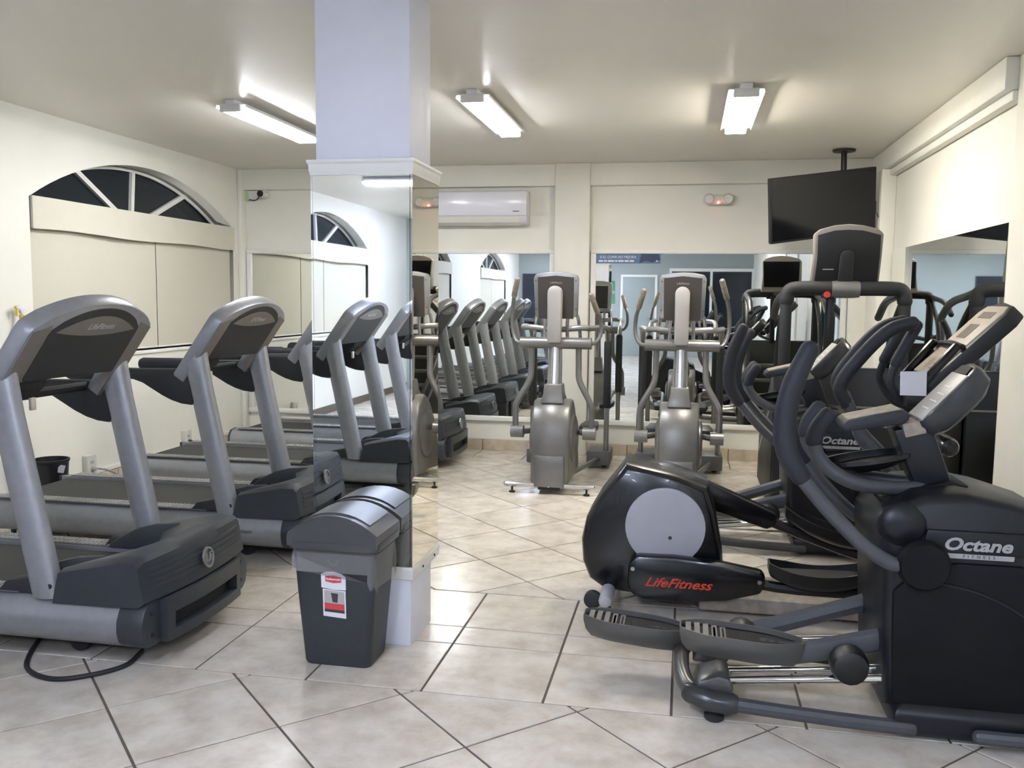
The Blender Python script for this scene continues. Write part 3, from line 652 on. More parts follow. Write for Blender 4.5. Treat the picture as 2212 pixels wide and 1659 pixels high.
# ---------------------------------------------------------------- front-drive elliptical with rails (dark blue-black)
def make_octane():
    t = empty('rail_elliptical'); X0, Y0 = .75, 3.42
    q = lambda x, y, z: (x - X0, y - Y0, z)
    def pr(poly, a, b): return B().prism([(x - X0, z) for x, z in poly], 'y', a - Y0, b - Y0)
    shell = [(.715, .10), (.70, .36), (.69, .55), (.672, .66), (.674, .735), (.715, .80), (.80, .845), (.94, .862), (1.08, .838), (1.24, .79), (1.40, .70), (1.50, .55), (1.53, .34), (1.52, .10)]
    rings = []
    for y, k in ((3.165, .93), (3.175, .97), (3.20, 1.0), (3.64, 1.0), (3.665, .97), (3.675, .93)):
        rings.append([q(1.1 + (x - 1.1) * k, y, .45 + (z - .45) * k) for x, z in shell])
    B().loft(rings).build('body_shell', 'octane_shell', t, ang=45)
    sp = pr([(.735, .12), (.725, .36), (.72, .52), (.80, .60), (.92, .63), (1.12, .63), (1.30, .56), (1.44, .45), (1.47, .12)], 3.150, 3.175).build('side_panel', 'octane_side', t, bevel=0.012)
    pr([(.735, .12), (.725, .36), (.72, .52), (.80, .60), (.92, .63), (1.12, .63), (1.30, .56), (1.44, .45), (1.47, .12)], 3.665, 3.69).build('side_panel', 'octane_side', t, bevel=0.012)
    # curved seam ridge across the panel
    B().tube([q(.84, 3.150, .56), q(.98, 3.150, .535), q(1.12, 3.150, .47), q(1.30, 3.150, .33)], .006, 6, 4).build('panel_ridge', 'octane_shell', sp)
    lg = text('lettering', 'Octane', 0.058, 'badge_ink', t, frame(q(.975, 3.147, .695), (1, 0, 0), (0, 0, 1)), shear=.25, offset=.002, sx=1.22)
    pr([(.80, .66), (1.12, .66), (1.14, .74), (.82, .74)], 3.150, 3.172).build('name_plate', 'octane_shell', t, bevel=0.006)
    lb = pr([(.872, .648), (1.09, .648), (1.092, .664), (.874, .664)], 3.1465, 3.152).build('name_bar', 'badge_ink', t)
    text('lettering', 'FITNESS', 0.014, 'octane_side', lb, frame(q(.982, 3.1460, .656), (1, 0, 0), (0, 0, 1)), space=2.2, ext=.0003)
    # base skirt and tubes
    B().loft([[q(x, y, z) for x, y in ((.74 + d, 3.13 + d), (1.56 - d, 3.13 + d), (1.56 - d, 3.71 - d), (.74 + d, 3.71 - d))] for d, z in ((0.02, .012), (0, .03), (0.0, .10), (.03, .135))]).build('base_skirt', 'octane_shell', t, bevel=0.015)
    B().tube([q(1.0, 3.10, .055), q(1.5, 3.10, .055)], .024, 10).build('front_bar', 'tube_grey', t)
    for y in (3.14, 3.70):
        B().tube([q(.14, y, .075), q(.30, y, .065), q(.55, y, .052), q(.80, y, .045)], .026, 10, 4).build('base_tube', 'tube_grey', t)
    B().tube([q(.16, 3.15, .075), q(.06, 3.19, .085), q(.025, 3.30, .10), q(.02, 3.42, .105), q(.025, 3.54, .10), q(.06, 3.65, .085), q(.16, 3.69, .075)], .031, 12, 5).build('rear_loop', 'octane_grey', t)
    for y in (3.145, 3.695): B().tube([q(.05, y + (.03 if y < 3.4 else -.03), .085), q(.12, y, .075), q(.20, y, .07)], [.036, .041, .040], 12, 4).build('corner_sleeve', 'shoulder', t)
    for y in (3.16, 3.68):
        B().lathe([(.03, 0), (.036, .006), (.036, .02), (.02, .03), (.02, .06)], q(.14, y, 0), 'z', 12).build('foot', 'rubber', t)
    for yc in (3.265, 3.565):
        br = pr([(.06, .075), (.08, .125), (.15, .15), (.19, .145), (.21, .10), (.19, .07)], yc - .085, yc + .085).build('rail_bracket', 'octane_grey', t, bevel=0.012)
        for dy in (-.045, .045):
            B().tube([q(.12, yc + dy, .115), q(.76, yc + dy, .185)], .0155, 12, 1, cap='flat').build('slide_rail', 'chrome', t)
    for yc, xr in ((3.265, .60), (3.565, .25)):
        B().lathe([(.035, -.06), (.058, -.05), (.066, -.02), (.066, .02), (.058, .05), (.035, .06)], q(xr, yc - .05, .150 + .115 * (xr - .12) + .02), 'y', 16).build('roller', 'black', t)
    # pedals and their arms
    pedal('pedal', t, .01 - X0, .45 - X0, 3.265 - Y0, .088, .285, .255, .022, 'octane_grey', 'octane_side', .35, deep=.07, heel='heel')
    B().tube([q(.30, 3.265, .235), q(.42, 3.265, .228), q(.60, 3.265, .275), q(.80, 3.265, .33)], .042, 8, 4, ry=.026).build('pedal_arm', 'tube_grey', t)
    pedal('pedal', t, -.375 - X0, .06 - X0, 3.55 - Y0, .088, .200, .165, .022, 'octane_grey', 'octane_side', .35, deep=.07, heel='heel')
    B().tube([q(-.10, 3.55, .15), q(.05, 3.55, .14), q(.30, 3.55, .20), q(.80, 3.55, .375)], .036, 8, 4, ry=.026).build('pedal_arm', 'tube_grey', t)
    # shoulder covers, pivots, swinging arms
    for yc, s in ((3.11, -1), (3.73, 1)):
        sc = B(); rr = []
        for i in range(7):
            a = i / 6; r = math.sqrt(max(0.0, 1 - a * a)) if a < 1 else .12
            rr.append((max(r, .12), a))
        sc.loft([[q(.745 + (.085 * r) * math.cos(2 * math.pi * j / 20), yc - s * .075 + s * .045 * a, .745 + .08 * r * math.sin(2 * math.pi * j / 20)) for j in range(20)] for r, a in rr]).build('shoulder_cover', 'octane_shell', t)
        B().lathe([(.075, -.03), (.085, -.01), (.085, .01), (.075, .03)], q(.80, yc + s * .005, .63), 'y', 22).build('pivot_disc', 'octane_side', t)
        dz = 0.0 if s < 0 else -.02; dx = 0.0 if s < 0 else .28
        if s < 0: path = [q(.80, yc, .635), q(.71, yc, .625), q(.61, yc, .685), q(.50, yc, .79), q(.40, yc, .905)]; gp = [q(.40, yc, .905), q(.352, yc, .985), q(.338, yc, 1.09), q(.36, yc, 1.22), q(.41, yc, 1.345)]
        else: path = [q(.80, yc, .635), q(.74, yc, .62), q(.66, yc, .67), q(.57, yc, .76), q(.485, yc, .86)]; gp = [q(.485, yc, .86), q(.43, yc, .95), q(.41, yc, 1.05), q(.44, yc, 1.18), q(.495, yc, 1.30)]
        am = B().tube(path, .026, 12, 5).build('swing_arm', 'tube_grey', t)
        B().tube(gp, [.033, .037, .038, .037, .031], 14, 5).build('foam_grip', 'foam', am)
    # mast, fixed handlebars, tray, rest pad, console
    pr([(.80, .84), (.70, .80), (.71, .775), (.97, .83), (1.0, .86), (.93, .875)], 3.33, 3.53).build('mast_boot', 'octane_side', t, bevel=0.012)
    mast = pr([(.83, .83), (.955, .84), (.865, 1.075), (.74, 1.045)], 3.355, 3.49).build('mast', 'octane_shell', t, bevel=0.012)
    pr([(.78, 1.02), (.85, 1.04), (.835, 1.085), (.765, 1.07)], 3.345, 3.50).build('mast_plate', 'dusty', mast, bevel=0.004)
    for y in (3.31, 3.52):
        fb = B().tube([q(.935, 3.41, .842), q(.82, 3.36 if y < 3.4 else 3.47, .838), q(.64, y, .850), q(.53, y, .895), q(.475, y, .955), q(.462, y, 1.01)], .026, 12, 5).build('fixed_handle', 'tube_grey', t)
        B().tube([q(.462, y, 1.0), q(.472, y, 1.045), q(.508, y, 1.10)], .031, 12, 4).build('foam_grip', 'foam', fb)
    tr = []
    for k, z in ((.75, .895), (1.0, .925), (1.0, .94), (.9, .94), (.8, .915)):
        tr.append([q(.66 + .17 * k * math.cos(a), 3.415 + .11 * k * math.sin(a), z + .03 * (math.cos(a))) for a in [2 * math.pi * j / 24 for j in range(24)]])
    B().loft(tr).build('accessory_tray', 'black_gloss', t)
    pd = pr([(.565, 1.035), (.56, 1.06), (.575, 1.078), (.76, 1.122), (.79, 1.11), (.785, 1.085), (.76, 1.07)], 3.325, 3.505).build('rest_pad', 'foam', t, bevel=0.014)
    pr([(.58, 1.076), (.582, 1.082), (.755, 1.1255), (.76, 1.12)], 3.34, 3.49).build('pad_top', 'dusty', pd)
    d = Vector((.185, 0, .205)).normalized(); n = Vector((-d.z, 0, d.x)); o0 = Vector(q(.825, 3.42, 1.055))
    def cp(u, v, k): return o0 + d * v + Vector((0, u, 0)) + n * k
    ol = []
    for i in range(24):
        a = 2 * math.pi * i / 24; c_, s_ = math.cos(a), math.sin(a)
        ol.append((.115 * math.copysign(abs(s_) ** .7, s_), .145 + .155 * math.copysign(abs(c_) ** .75, c_)))
    cs = B().loft([[cp(u * k, .145 + (v - .145) * k, h) for u, v in ol] for k, h in ((.7, -.075), (.95, -.05), (1.0, 0), (.97, .018), (.90, .022))]).build('console', 'shoulder', t, ang=45)
    B().loft([[cp(u, v, h) for u, v in ((-.092, .025), (.092, .025), (.092, .24), (-.092, .24))] for h in (.018, .026)]).build('console_face', 'console_grey', cs, bevel=.003)
    B().loft([[cp(u, v, h) for u, v in ((-.07, .24), (.07, .24), (.055, .275), (-.055, .275))] for h in (.018, .027)]).build('console_slot', 'octane_side', cs)
    for k in range(4): B().loft([[cp(u, v, h) for u, v in ((-.06, .07 + k * .035), (.02, .07 + k * .035), (.02, .074 + k * .035), (-.06, .074 + k * .035))] for h in (.026, .0268)]).build('console_print', 'white_ink', cs)
    return t
oc = make_octane(); oc.location = (.75, 3.42, 0)
tag(oc, 'dark blue-black elliptical with chrome slide rails, nearest machine at the right edge', 'elliptical trainer', 'dark rail ellipticals')
oc2 = copy_tree(oc); oc2.location = (.67, 5.66, 0)
tag(oc2, 'dark blue-black rail elliptical farther back, between the white-disc machine and the stair climber', 'elliptical trainer', 'dark rail ellipticals')

# ---------------------------------------------------------------- rear-drive elliptical with white disc
def make_rear_drive():
    t = empty('rear_drive_elliptical'); X0, Y0 = .4, 4.46
    q = lambda x, y, z: (x - X0, y - Y0, z)
    def pr(poly, a, b): return B().prism([(x - X0, z) for x, z in poly], 'y', a - Y0, b - Y0)
    hp = [(-.268, .712), (-.32, .64), (-.40, .53), (-.455, .43), (-.478, .32), (-.47, .21), (-.435, .125), (-.36, .075), (-.2, .06), (.12, .06), (.205, .10), (.215, .20), (.20, .33), (.165, .49), (.125, .615), (-.05, .672)]
    rings = []
    for y, k in ((4.262, .90), (4.272, .955), (4.295, .985), (4.33, 1.0), (4.56, 1.0), (4.60, .98), (4.625, .92)):
        rings.append([q(-.13 + (x + .13) * k, y, .37 + (z - .37) * k) for x, z in hp])
    hs = B().loft(rings).build('flywheel_housing', 'black_gloss', t, ang=40)
    for k in range(3): B().tube([q(-.235 + k * .02, 4.275, .665 - k * .006), q(-.245 + k * .02, 4.272, .60 - k * .006)], .006, 6, 1).build('vent', 'silver_light', hs)
    dc = B().lathe([(.175, -.004), (.19, .0), (.19, .02)], q(-.07, 4.250, .415), 'y', 40).build('disc_cover', 'lightgrey', t)
    B().lathe([(.009, -.003), (.009, .002)], q(-.045, 4.247, .365), 'y', 10).build('bolt', 'dark_ink', dc)
    cc = pr([(-.240, .13), (-.236, .245), (-.20, .287), (-.02, .290), (.20, .275), (.385, .245), (.402, .21), (.38, .14), (.22, .095), (.02, .075), (-.16, .075), (-.215, .095)], 4.17, 4.25).build('crank_cover', 'black_gloss', t, bevel=0.018)
    text('lettering', 'LifeFitness', 0.062, 'red_ink', cc, frame(q(-.005, 4.169, .165), (1, 0, 0), (0, 0, 1)), shear=.45, offset=.0012, sx=1.18)
    for bx_, bz_ in ((-.215, .225), (.37, .20)): B().lathe([(.010, -.004), (.010, .0)], q(bx_, 4.170, bz_), 'y', 10).build('bolt', 'alu', cc)
    fc = pr([(-.06, .605), (.08, .585), (.49, .415), (.485, .35), (.44, .325), (.20, .40), (-.02, .45)], 4.66, 4.74).build('crank_cover', 'black_gloss', t, bevel=0.016)
    # pedals and levers
    pedal('pedal', t, .41 - X0, .85 - X0, 4.21 - Y0, .10, .215, .215, .045, 'black', 'rubber', .8, bow=.035)
    B().tube([q(.30, 4.21, .19), q(.55, 4.21, .165), q(1.05, 4.23, .17), q(1.16, 4.24, .22)], .026, 8, 3).build('pedal_lever', 'black', t)
    pedal('pedal', t, .53 - X0, .95 - X0, 4.70 - Y0, .10, .375, .255, .045, 'black', 'rubber', .8, bow=.03)
    B().tube([q(.42, 4.70, .38), q(.60, 4.70, .31), q(.95, 4.70, .20), q(1.16, 4.68, .22)], .026, 8, 3).build('pedal_lever', 'black', t)
    # frame
    B().box(.10 - X0, 1.32 - X0, 4.24 - Y0, 4.62 - Y0, .022, .095).build('main_beam', 'dusty', t, bevel=0.012)
    B().box(-.2 - X0, .3 - X0, 4.36 - Y0, 4.56 - Y0, .03, .075).build('rear_plate', 'black', t, bevel=0.008)
    sb = B().tube([q(-.335, 4.10, .080), q(-.335, 4.76, .080)], .034, 12).build('rear_stabilizer', 'lightgrey', t)
    for y in (4.085, 4.76):
        B().lathe([(.03, -.022), (.042, -.016), (.042, .016), (.03, .022)], q(-.40, y + .06, .070), 'y', 16).build('wheel', 'rubber', sb)
        B().lathe([(.028, 0), (.03, .006), (.012, .016), (.012, .06)], q(-.32, y + .01, 0), 'z', 12).build('foot', 'rubber', sb)
    fs = B().tube([q(1.30, 4.13, .055), q(1.30, 4.78, .055)], .034, 12).build('front_stabilizer', 'tube_grey', t)
    for y in (4.16, 4.75): B().lathe([(.028, 0), (.03, .006), (.012, .016), (.012, .03)], q(1.30, y, 0), 'z', 12).build('foot', 'rubber', fs)
    B().tube([q(1.26, 4.46, .08), q(1.20, 4.46, .40), q(1.15, 4.46, .72), q(1.12, 4.46, 1.02)], [.055, .05, .048, .045], 14, 4).build('column', 'silver', t)
    B().tube([q(1.165, 4.22, .86), q(1.165, 4.70, .86)], .045, 14).build('pivot_hub', 'black_gloss', t)
    # swing arms: lower tube, then foam loop
    for y, dx, dz in ((4.26, 0, 0), (4.66, .05, .0)):
        am = B().tube([q(1.16, y - .02, .22), q(1.12, y, .45), q(.98 + dx, y, .68), q(.82 + dx, y, .86), q(.775 + dx, y, .95), q(.735 + dx, y, 1.04 + dz)], .030, 12, 4).build('swing_arm', 'tube_grey', t)
        B().tube([q(.735 + dx, y, 1.03 + dz), q(.70 + dx, y, 1.12 + dz), q(.79 + dx, y, 1.26 + dz), q(.90 + dx, y, 1.375 + dz), q(1.0 + dx, y, 1.41 + dz)], .031, 12, 5).build('foam_grip', 'foam', am)
        B().tube([q(1.12, 4.46 + (y - 4.46) * .3, .98), q(1.0, 4.46 + (y - 4.46) * .55, 1.03), q(.935, 4.46 + (y - 4.46) * .6, 1.13), q(.95, 4.46 + (y - 4.46) * .6, 1.22)], .018, 10, 4).build('fixed_handle', 'foam', t)
        B().tube([q(.95, 4.46 + (y - 4.46) * .6, 1.22), q(1.035, 4.46 + (y - 4.46) * .6, 1.40)], .026, 12).build('fixed_grip', 'foam', t)
    # bottle holder with paper
    bh = B().box(.985 - X0, 1.085 - X0, 4.25 - Y0, 4.36 - Y0, 1.03, 1.10).build('bottle_holder', 'black', t, bevel=0.01)
    pr([(.955, 1.085), (1.065, 1.085), (1.062, 1.195), (.952, 1.192)], 4.240, 4.246).build('paper_notice', 'paper', bh)
    # console: tilted slab facing the rider
    d = Vector((.305, 0, .310)).normalized(); n = Vector((-d.z, 0, d.x)); o0 = Vector(q(1.045, 4.46, 1.085))
    def cp(u, v, k): return o0 + d * v + Vector((0, u, 0)) + n * k
    ol = [(-.17, .0), (.17, .0), (.19, .06), (.19, .50), (.15, .555), (.0, .575), (-.15, .555), (-.19, .50), (-.19, .06)]
    cs = B().loft([[cp(u, v, h) for u, v in ol] for h in (-.055, .02)]).build('console', 'black', t, bevel=.012)
    B().loft([[cp(u, v, h) for u, v in ((-.165, .10), (.165, .10), (.165, .50), (.13, .54), (-.13, .54), (-.165, .50))] for h in (.015, .027)]).build('console_face', 'console_cream', cs, bevel=.004)
    for (u0, u1, v0, v1) in ((-.09, .09, .46, .50), (-.05, .08, .33, .42)): B().loft([[cp(u, v, h) for u, v in ((u0, v0), (u1, v0), (u1, v1), (u0, v1))] for h in (.027, .0285)]).build('display', 'lcd', cs)
    for k in range(5): B().loft([[cp(u, v, h) for u, v in ((-.13, .13 + .03 * k), (-.02, .13 + .03 * k), (-.02, .136 + .03 * k), (-.13, .136 + .03 * k))] for h in (.027, .028)]).build('print_line', 'lcd', cs)
    B().tube([cp(-.19, .04, .03), cp(-.19, .26, .055)], .020, 10).build('side_grip', 'black_gloss', cs); B().tube([cp(.19, .04, .03), cp(.19, .26, .055)], .020, 10).build('side_grip', 'black_gloss', cs)
    B().tube([cp(-.185, .275, .035), cp(-.05, .275, .05), cp(.185, .275, .035)], .014, 8, 4).build('reading_rest', 'black', cs)
    return t
rd = make_rear_drive(); rd.location = (.4, 4.46, 0)
tag(rd, 'black rear-drive elliptical with a big pale disc and red lettering on its flywheel case', 'elliptical trainer')

# ---------------------------------------------------------------- stair climber in the back right corner
def make_climber():
    t = empty('stair_climber'); X0, Y0 = 1.06, 6.35
    q = lambda x, y, z: (x - X0, y - Y0, z)
    XA, XB_ = .62, 1.48
    fp = B().box(XA - X0, XB_ - X0, 0.02, .12, .03, 1.05).build('front_panel', 'black', t, bevel=0.012)
    for z in (.19, .78): B().box(XA + .02 - X0, XB_ - .02 - X0, .010, .021, z, z + .012).build('panel_strip', 'tm_side', fp)
    B().box(1.0 - X0, 1.03 - X0, .014, .021, .66, .668).build('badge', 'silver_light', fp)
    for x in (XA, XB_ - .05):
        B().prism([(6.40 - Y0, .03), (6.40 - Y0, 1.05), (6.62 - Y0, 1.0), (7.55 - Y0, .40), (7.6 - Y0, .03)], 'x', x - X0, x + .05 - X0).build('side_panel', 'black', t, bevel=0.008)
        B().prism([(6.70 - Y0, .70), (6.74 - Y0, .72), (7.50 - Y0, .30), (7.46 - Y0, .27)], 'x', x - .004 - X0, x + .054 - X0).build('side_trim', 'silver', t)
    for k in range(5):
        B().box(XA + .06 - X0, XB_ - .06 - X0, 6.55 + .2 * k - Y0, 6.77 + .2 * k - Y0, .76 - .15 * k, .79 - .15 * k).build('step', 'strip', t, bevel=0.004)
        B().box(XA + .06 - X0, XB_ - .06 - X0, 6.755 + .2 * k - Y0, 6.77 + .2 * k - Y0, .61 - .15 * k, .76 - .15 * k).build('riser', 'rubber', t)
    for s, x in ((-1, .675), (1, 1.445)):
        B().tube([q(x, 6.42, 1.0), q(x, 6.42, 1.30), q(x, 6.42, 1.56)], .040, 12, 1).build('upright', 'rubber', t)
        B().tube([q(x - .0, 6.46, 1.52), q(x - s * -.0 , 6.75, 1.30), q(x, 6.9, 1.02), q(x, 7.2, .62)], .024, 10, 4).build('strut', 'black', t)
        B().tube([q(x, 6.42, 1.575), q(x, 6.60, 1.55), q(x, 7.0, 1.50), q(x, 7.25, 1.38)], .028, 10, 4).build('side_handrail', 'black', t)
    B().tube([q(.675, 6.42, 1.50), q(.69, 6.42, 1.565), q(.76, 6.41, 1.59), q(1.06, 6.40, 1.59), q(1.36, 6.41, 1.59), q(1.43, 6.42, 1.565), q(1.445, 6.42, 1.50)], .050, 12, 4).build('crossbar', 'rubber', t)
    B().tube([q(.97, 6.45, 1.55), q(.97, 6.50, 1.05)], .030, 10).build('centre_post', 'black', t)
    B().lathe([(.055, -.09), (.06, -.05), (.06, .05), (.055, .09)], q(1.055, 6.395, 1.585), 'x', 16).build('console_mount', 'machine_grey', t)
    o = [(.83, 1.60), (.845, 1.80), (.835, 1.955), (.87, 1.985), (.96, 2.01), (1.05, 2.018), (1.14, 2.01), (1.24, 1.985), (1.275, 1.955), (1.275, 1.80), (1.27, 1.60)]
    tl = lambda p, y: q(p[0], y - (p[1] - 1.60) * .22 + .05, p[1])
    cs = B().loft([[tl(p, y) for p in o] for y in (6.36, 6.47)]).build('console', 'tm_side', t, bevel=.014)
    ip = [(.85, 1.575), (.862, 1.80), (.855, 1.945), (.96, 1.975), (1.05, 1.98), (1.14, 1.975), (1.255, 1.945), (1.26, 1.80), (1.255, 1.575)]
    B().loft([[tl(p, y) for p in ip] for y in (6.352, 6.37)]).build('back_panel', 'black', cs, bevel=.004)
    nk = [(1.0, 1.60)] + [(1.05 - .045 * math.cos(a), 1.80 + .045 * math.sin(a)) for a in [math.pi * i / 8 for i in range(9)]] + [(1.10, 1.60)]
    B().loft([[tl(p, y) for p in nk] for y in (6.325, 6.36)]).build('strap', 'rubber', cs, bevel=.008)
    B().loft([[tl(p, y) for p in ((.90, 1.715), (.97, 1.715), (.97, 1.722), (.90, 1.722))] for y in (6.350, 6.354)]).build('badge', 'silver_ink', cs)
    B().loft([[tl(p, y) for p in ((.86, 1.66), (1.24, 1.66), (1.25, 1.95), (.85, 1.95))] for y in (6.465, 6.476)]).build('screen', 'tv_screen', cs)
    B().box(.90 - X0, .98 - X0, 6.37 - Y0, 6.42 - Y0, 1.525, 1.565).build('stop_housing', 'black', t, bevel=.006)
    B().lathe([(.02, -.012), (.024, 0), (.016, .012)], q(.935, 6.365, 1.548), 'y', 12).build('stop_button', 'red', t)
    for x in (XA + .05, XB_ - .05): B().lathe([(.03, 0), (.03, .02), (.015, .03), (.015, .06)], q(x, 6.45, 0), 'z', 10).build('foot', 'rubber', t); B().lathe([(.03, 0), (.03, .02), (.015, .03), (.015, .06)], q(x, 7.45, 0), 'z', 10).build('foot', 'rubber', t)
    return t
cl = make_climber(); cl.location = (1.06, 6.35, 0)
tag(cl, 'tall black stair climber with a big console, in the back right corner below the television', 'stair climber')

# ---------------------------------------------------------------- television
tv = empty('television', (1.09, 7.80, 2.29))
xa = Vector((.86, .34, .13)); ya = Vector((-.045, -.10, .46)); Mx = frame((0, 0, 0), xa, ya)
B().box(-.475, .475, -.265, .265, -.05, .0).xf(Mx).build('case', 'tv_case', tv, bevel=0.006)
B().box(-.462, .462, -.245, .253, .0, .003).xf(Mx).build('screen', 'tv_screen', tv, shade=False)
B().box(-.16, .16, -.13, .13, -.09, -.05).xf(Mx).build('bracket', 'black', tv, bevel=.004)
B().box(.475, .492, -.12, -.02, -.06, -.02).xf(Mx).build('side_box', 'black', tv, bevel=.004)
B().tube([(.17, .20, .475), (.17, .20, .20), (.10, .14, .08), (.03, .06, .0)], .024, 10, 2).build('pole', 'black', tv)
B().lathe([(.02, .452), (.09, .462), (.095, .478)], (.17, .20, 0), 'z', 20).build('ceiling_plate', 'black', tv)
B().tube([(.45, .19, -.05), (.49, .22, -.12), (.47, .20, -.18), (.44, .16, -.20)], .004, 6, 4).build('cable', 'rubber', tv)
tag(tv, 'black flat television hanging tilted from a ceiling pole', 'television')

# ---------------------------------------------------------------- air conditioner, emergency light, camera
ac = empty('air_conditioner', (-2.03, YB, 2.36))
ap = [(0, -.155), (-.10, -.165), (-.17, -.14), (-.205, -.08), (-.21, .06), (-.20, .14), (-.17, .155), (0, .155)]
B().loft([[(x, y, z) for y, z in ap] for x in (-.53, .53)]).build('casing', 'ac_white', ac, bevel=.012, ang=35)
B().prism([(-.10, -.168), (-.17, -.143), (-.202, -.090), (-.198, -.086), (-.165, -.138), (-.10, -.160)], 'x', -.46, .46).build('louver_flap', 'plastic_white', ac)
B().box(.40, .46, -.213, -.209, -.046, -.040).build('logo', 'dark_ink', ac)
B().box(-.53, .53, -.2115, -.206, -.083, -.080).build('seam', 'sticker_grey', ac)
tag(ac, 'white split air conditioner high on the back wall, partly behind the pillar', 'air conditioner')
em = empty('emergency_light', (.26, YB - .0, 2.42))
B().loft([[(x, y, z) for y, z in ((0, -.04), (-.05, -.045), (-.07, -.02), (-.07, .025), (-.05, .05), (0, .05))] for x in (-.10, .10)]).build('body', 'plastic_white', em, bevel=.01)
for s in (-1, 1): B().lathe([(.03, .02), (.048, -.01), (.05, -.05), (.04, -.075), (.036, -.070)], (s * .085, -.03, .005), 'y', 18).build('lamp_head', 'plastic_white', em)
B().lathe([(.006, 0), (.006, -.006), (.003, -.008)], (0.0, -.068, -.028), 'y', 10).build('indicator', 'red_led', em)
tag(em, 'white two-headed emergency light with a red indicator on the back wall', 'emergency light')
cm = empty('security_camera', (-4.30, YB, 2.515))
B().box(-.10, .0, -.05, 0, -.045, .045).build('junction_box', 'plastic_white', cm, bevel=.006)
B().lathe([(.055, 0), (.055, -.03), (.045, -.035)], (-.13, 0, 0), 'y', 18).build('mount_disc', 'pale_green', cm)
hd = B().lathe([(.02, .06), (.035, .05), (.036, -.06), (.030, -.065)], (.085, -.10, .0), 'y', 18).build('camera_head', 'plastic_white', cm)
B().lathe([(.033, -.06), (.033, -.068), (.012, -.07)], (.085, -.10, .0), 'y', 18).build('lens', 'tv_screen', hd)
B().tube([(.085, -.09, .03), (.085, -.05, .05), (.08, 0.0, .05)], .014, 8, 3).build('arm', 'plastic_white', cm)
B().tube([(-.09, -.052, -.045), (-.03, -.06, -.055), (.01, -.055, -.03), (.03, -.05, .03), (.06, -.03, .05)], .005, 6, 4).build('cable', 'rubber', cm)
tag(cm, 'white security camera with dark lens at the top left of the back wall', 'camera')

# ---------------------------------------------------------------- banner sticker on the mirror
bn = empty('mirror_sticker', (-.55, YB - .0175, 1.885))
B().box(-.305, .30, 0, .0012, -.045, .045).build('sheet', 'banner', bn, shade=False)
B().prism([(.10, -.045), (.12, .045), (.28, .045), (.30, -.01), (.22, -.035), (.16, -.02)], 'y', -.0006, 0).build('picture', 'banner_dark', bn)
text('lettering', 'SI EL CLIMA NO MEJORA', .034, 'white_ink', bn, frame((-.10, -.0006, .014), (1, 0, 0), (0, 0, 1)), shear=.15, ext=.0002, sx=.92)
ln = B(); xx = -.28
for wd in (.05, .035, .07, .03, .06, .045, .05): ln.box(xx, xx + wd - .008, -.0006, 0, -.030, -.014); xx += wd
ln.build('small_print', 'white_ink', bn)
B().lathe([(.008, 0), (.008, -.003), (.004, -.004)], (.265, 0, -.022), 'y', 10).build('pin', 'white_ink', bn)
tag(bn, 'blue printed banner sticker at the top left corner of the right-hand mirror', 'sticker')

# ---------------------------------------------------------------- trash can
tc = empty('trash_can', (-1.357, 3.405, 0))
def rr(hx_, hy_, z, r=.03, n=5, dx=0, dy=0):
    P = []
    for sx, sy, a0 in ((1, 1, 0), (-1, 1, 90), (-1, -1, 180), (1, -1, 270)):
        for i in range(n):
            a = math.radians(a0 + 90 * i / (n - 1)); P.append((dx + sx * (hx_ - r) + r * math.cos(a), dy + sy * (hy_ - r) + r * math.sin(a), z))
    return P
B().loft([rr(.138, .100, .0), rr(.143, .105, .012), rr(.165, .122, .30), rr(.176, .130, .475), rr(.170, .124, .475), rr(.155, .112, .30), rr(.135, .097, .02)]).build('bin', 'trash', tc, ang=40)
lr = B(); rg = []
for k, (z, e) in enumerate(((.36, .012), (.40, .014), (.45, .010), (.49, .008), (.515, .006))):
    R_ = rr(.170 + e, .126 + e, z, .035, 7); out = []
    for i, p in enumerate(R_):
        cxp = max(0, p[0]) * 1.0; low = (.098 - .12 * (cxp / .17) + .014 * math.sin(i * 1.9)) if k == 0 else 0
        wv = 1 + .022 * math.sin(i * 2.3 + k * 1.1) * (1 if k < 4 else 0); out.append((p[0] * wv, p[1] * wv, z + low))
    rg.append(out)
lr.loft(rg, cap=False).build('bin_liner', 'liner', tc, ang=60)
# lid: barrel-arched
rings = []
for i in range(13):
    a = -1 + i / 6; z = .558 + .075 * (1 - abs(a) ** 2.1); x = .188 * a
    rings.append([(x, -.150, .505), (x, -.152, z - .012), (x, -.140, z), (x, .140, z), (x, .150, z - .012), (x, .150, .505)])
ld = B().loft(rings).build('lid', 'trash_lid', tc, ang=35)
rings = []
for i in range(11):
    a = -.78 + 1.56 * i / 10; z = .558 + .075 * (1 - abs(a) ** 2.1); x = .188 * a
    rings.append([(x, -.105, z - .004), (x, -.105, z + .006), (x, .105, z + .006), (x, .105, z - .004)])
B().loft(rings).build('swing_flap', 'trash_lid', ld, ang=35)
B().loft([rr(.190, .153, .493, .04), rr(.193, .156, .500, .04), rr(.190, .153, .522, .04)]).build('lid_rim', 'trash_lid', ld)
rings = []; n = 14
for r_ in (.024, .013): rings.append([(.0 + r_ * math.cos(math.pi + math.pi * j / n), -.132, .452 + r_ * math.sin(math.pi + math.pi * j / n) * 1.1) for j in range(n + 1)])
B().loft([rings[0] + rings[1][::-1], [(x, y + .008, z) for x, y, z in rings[0] + rings[1][::-1]]]).build('lid_loop', 'trash_lid', ld)
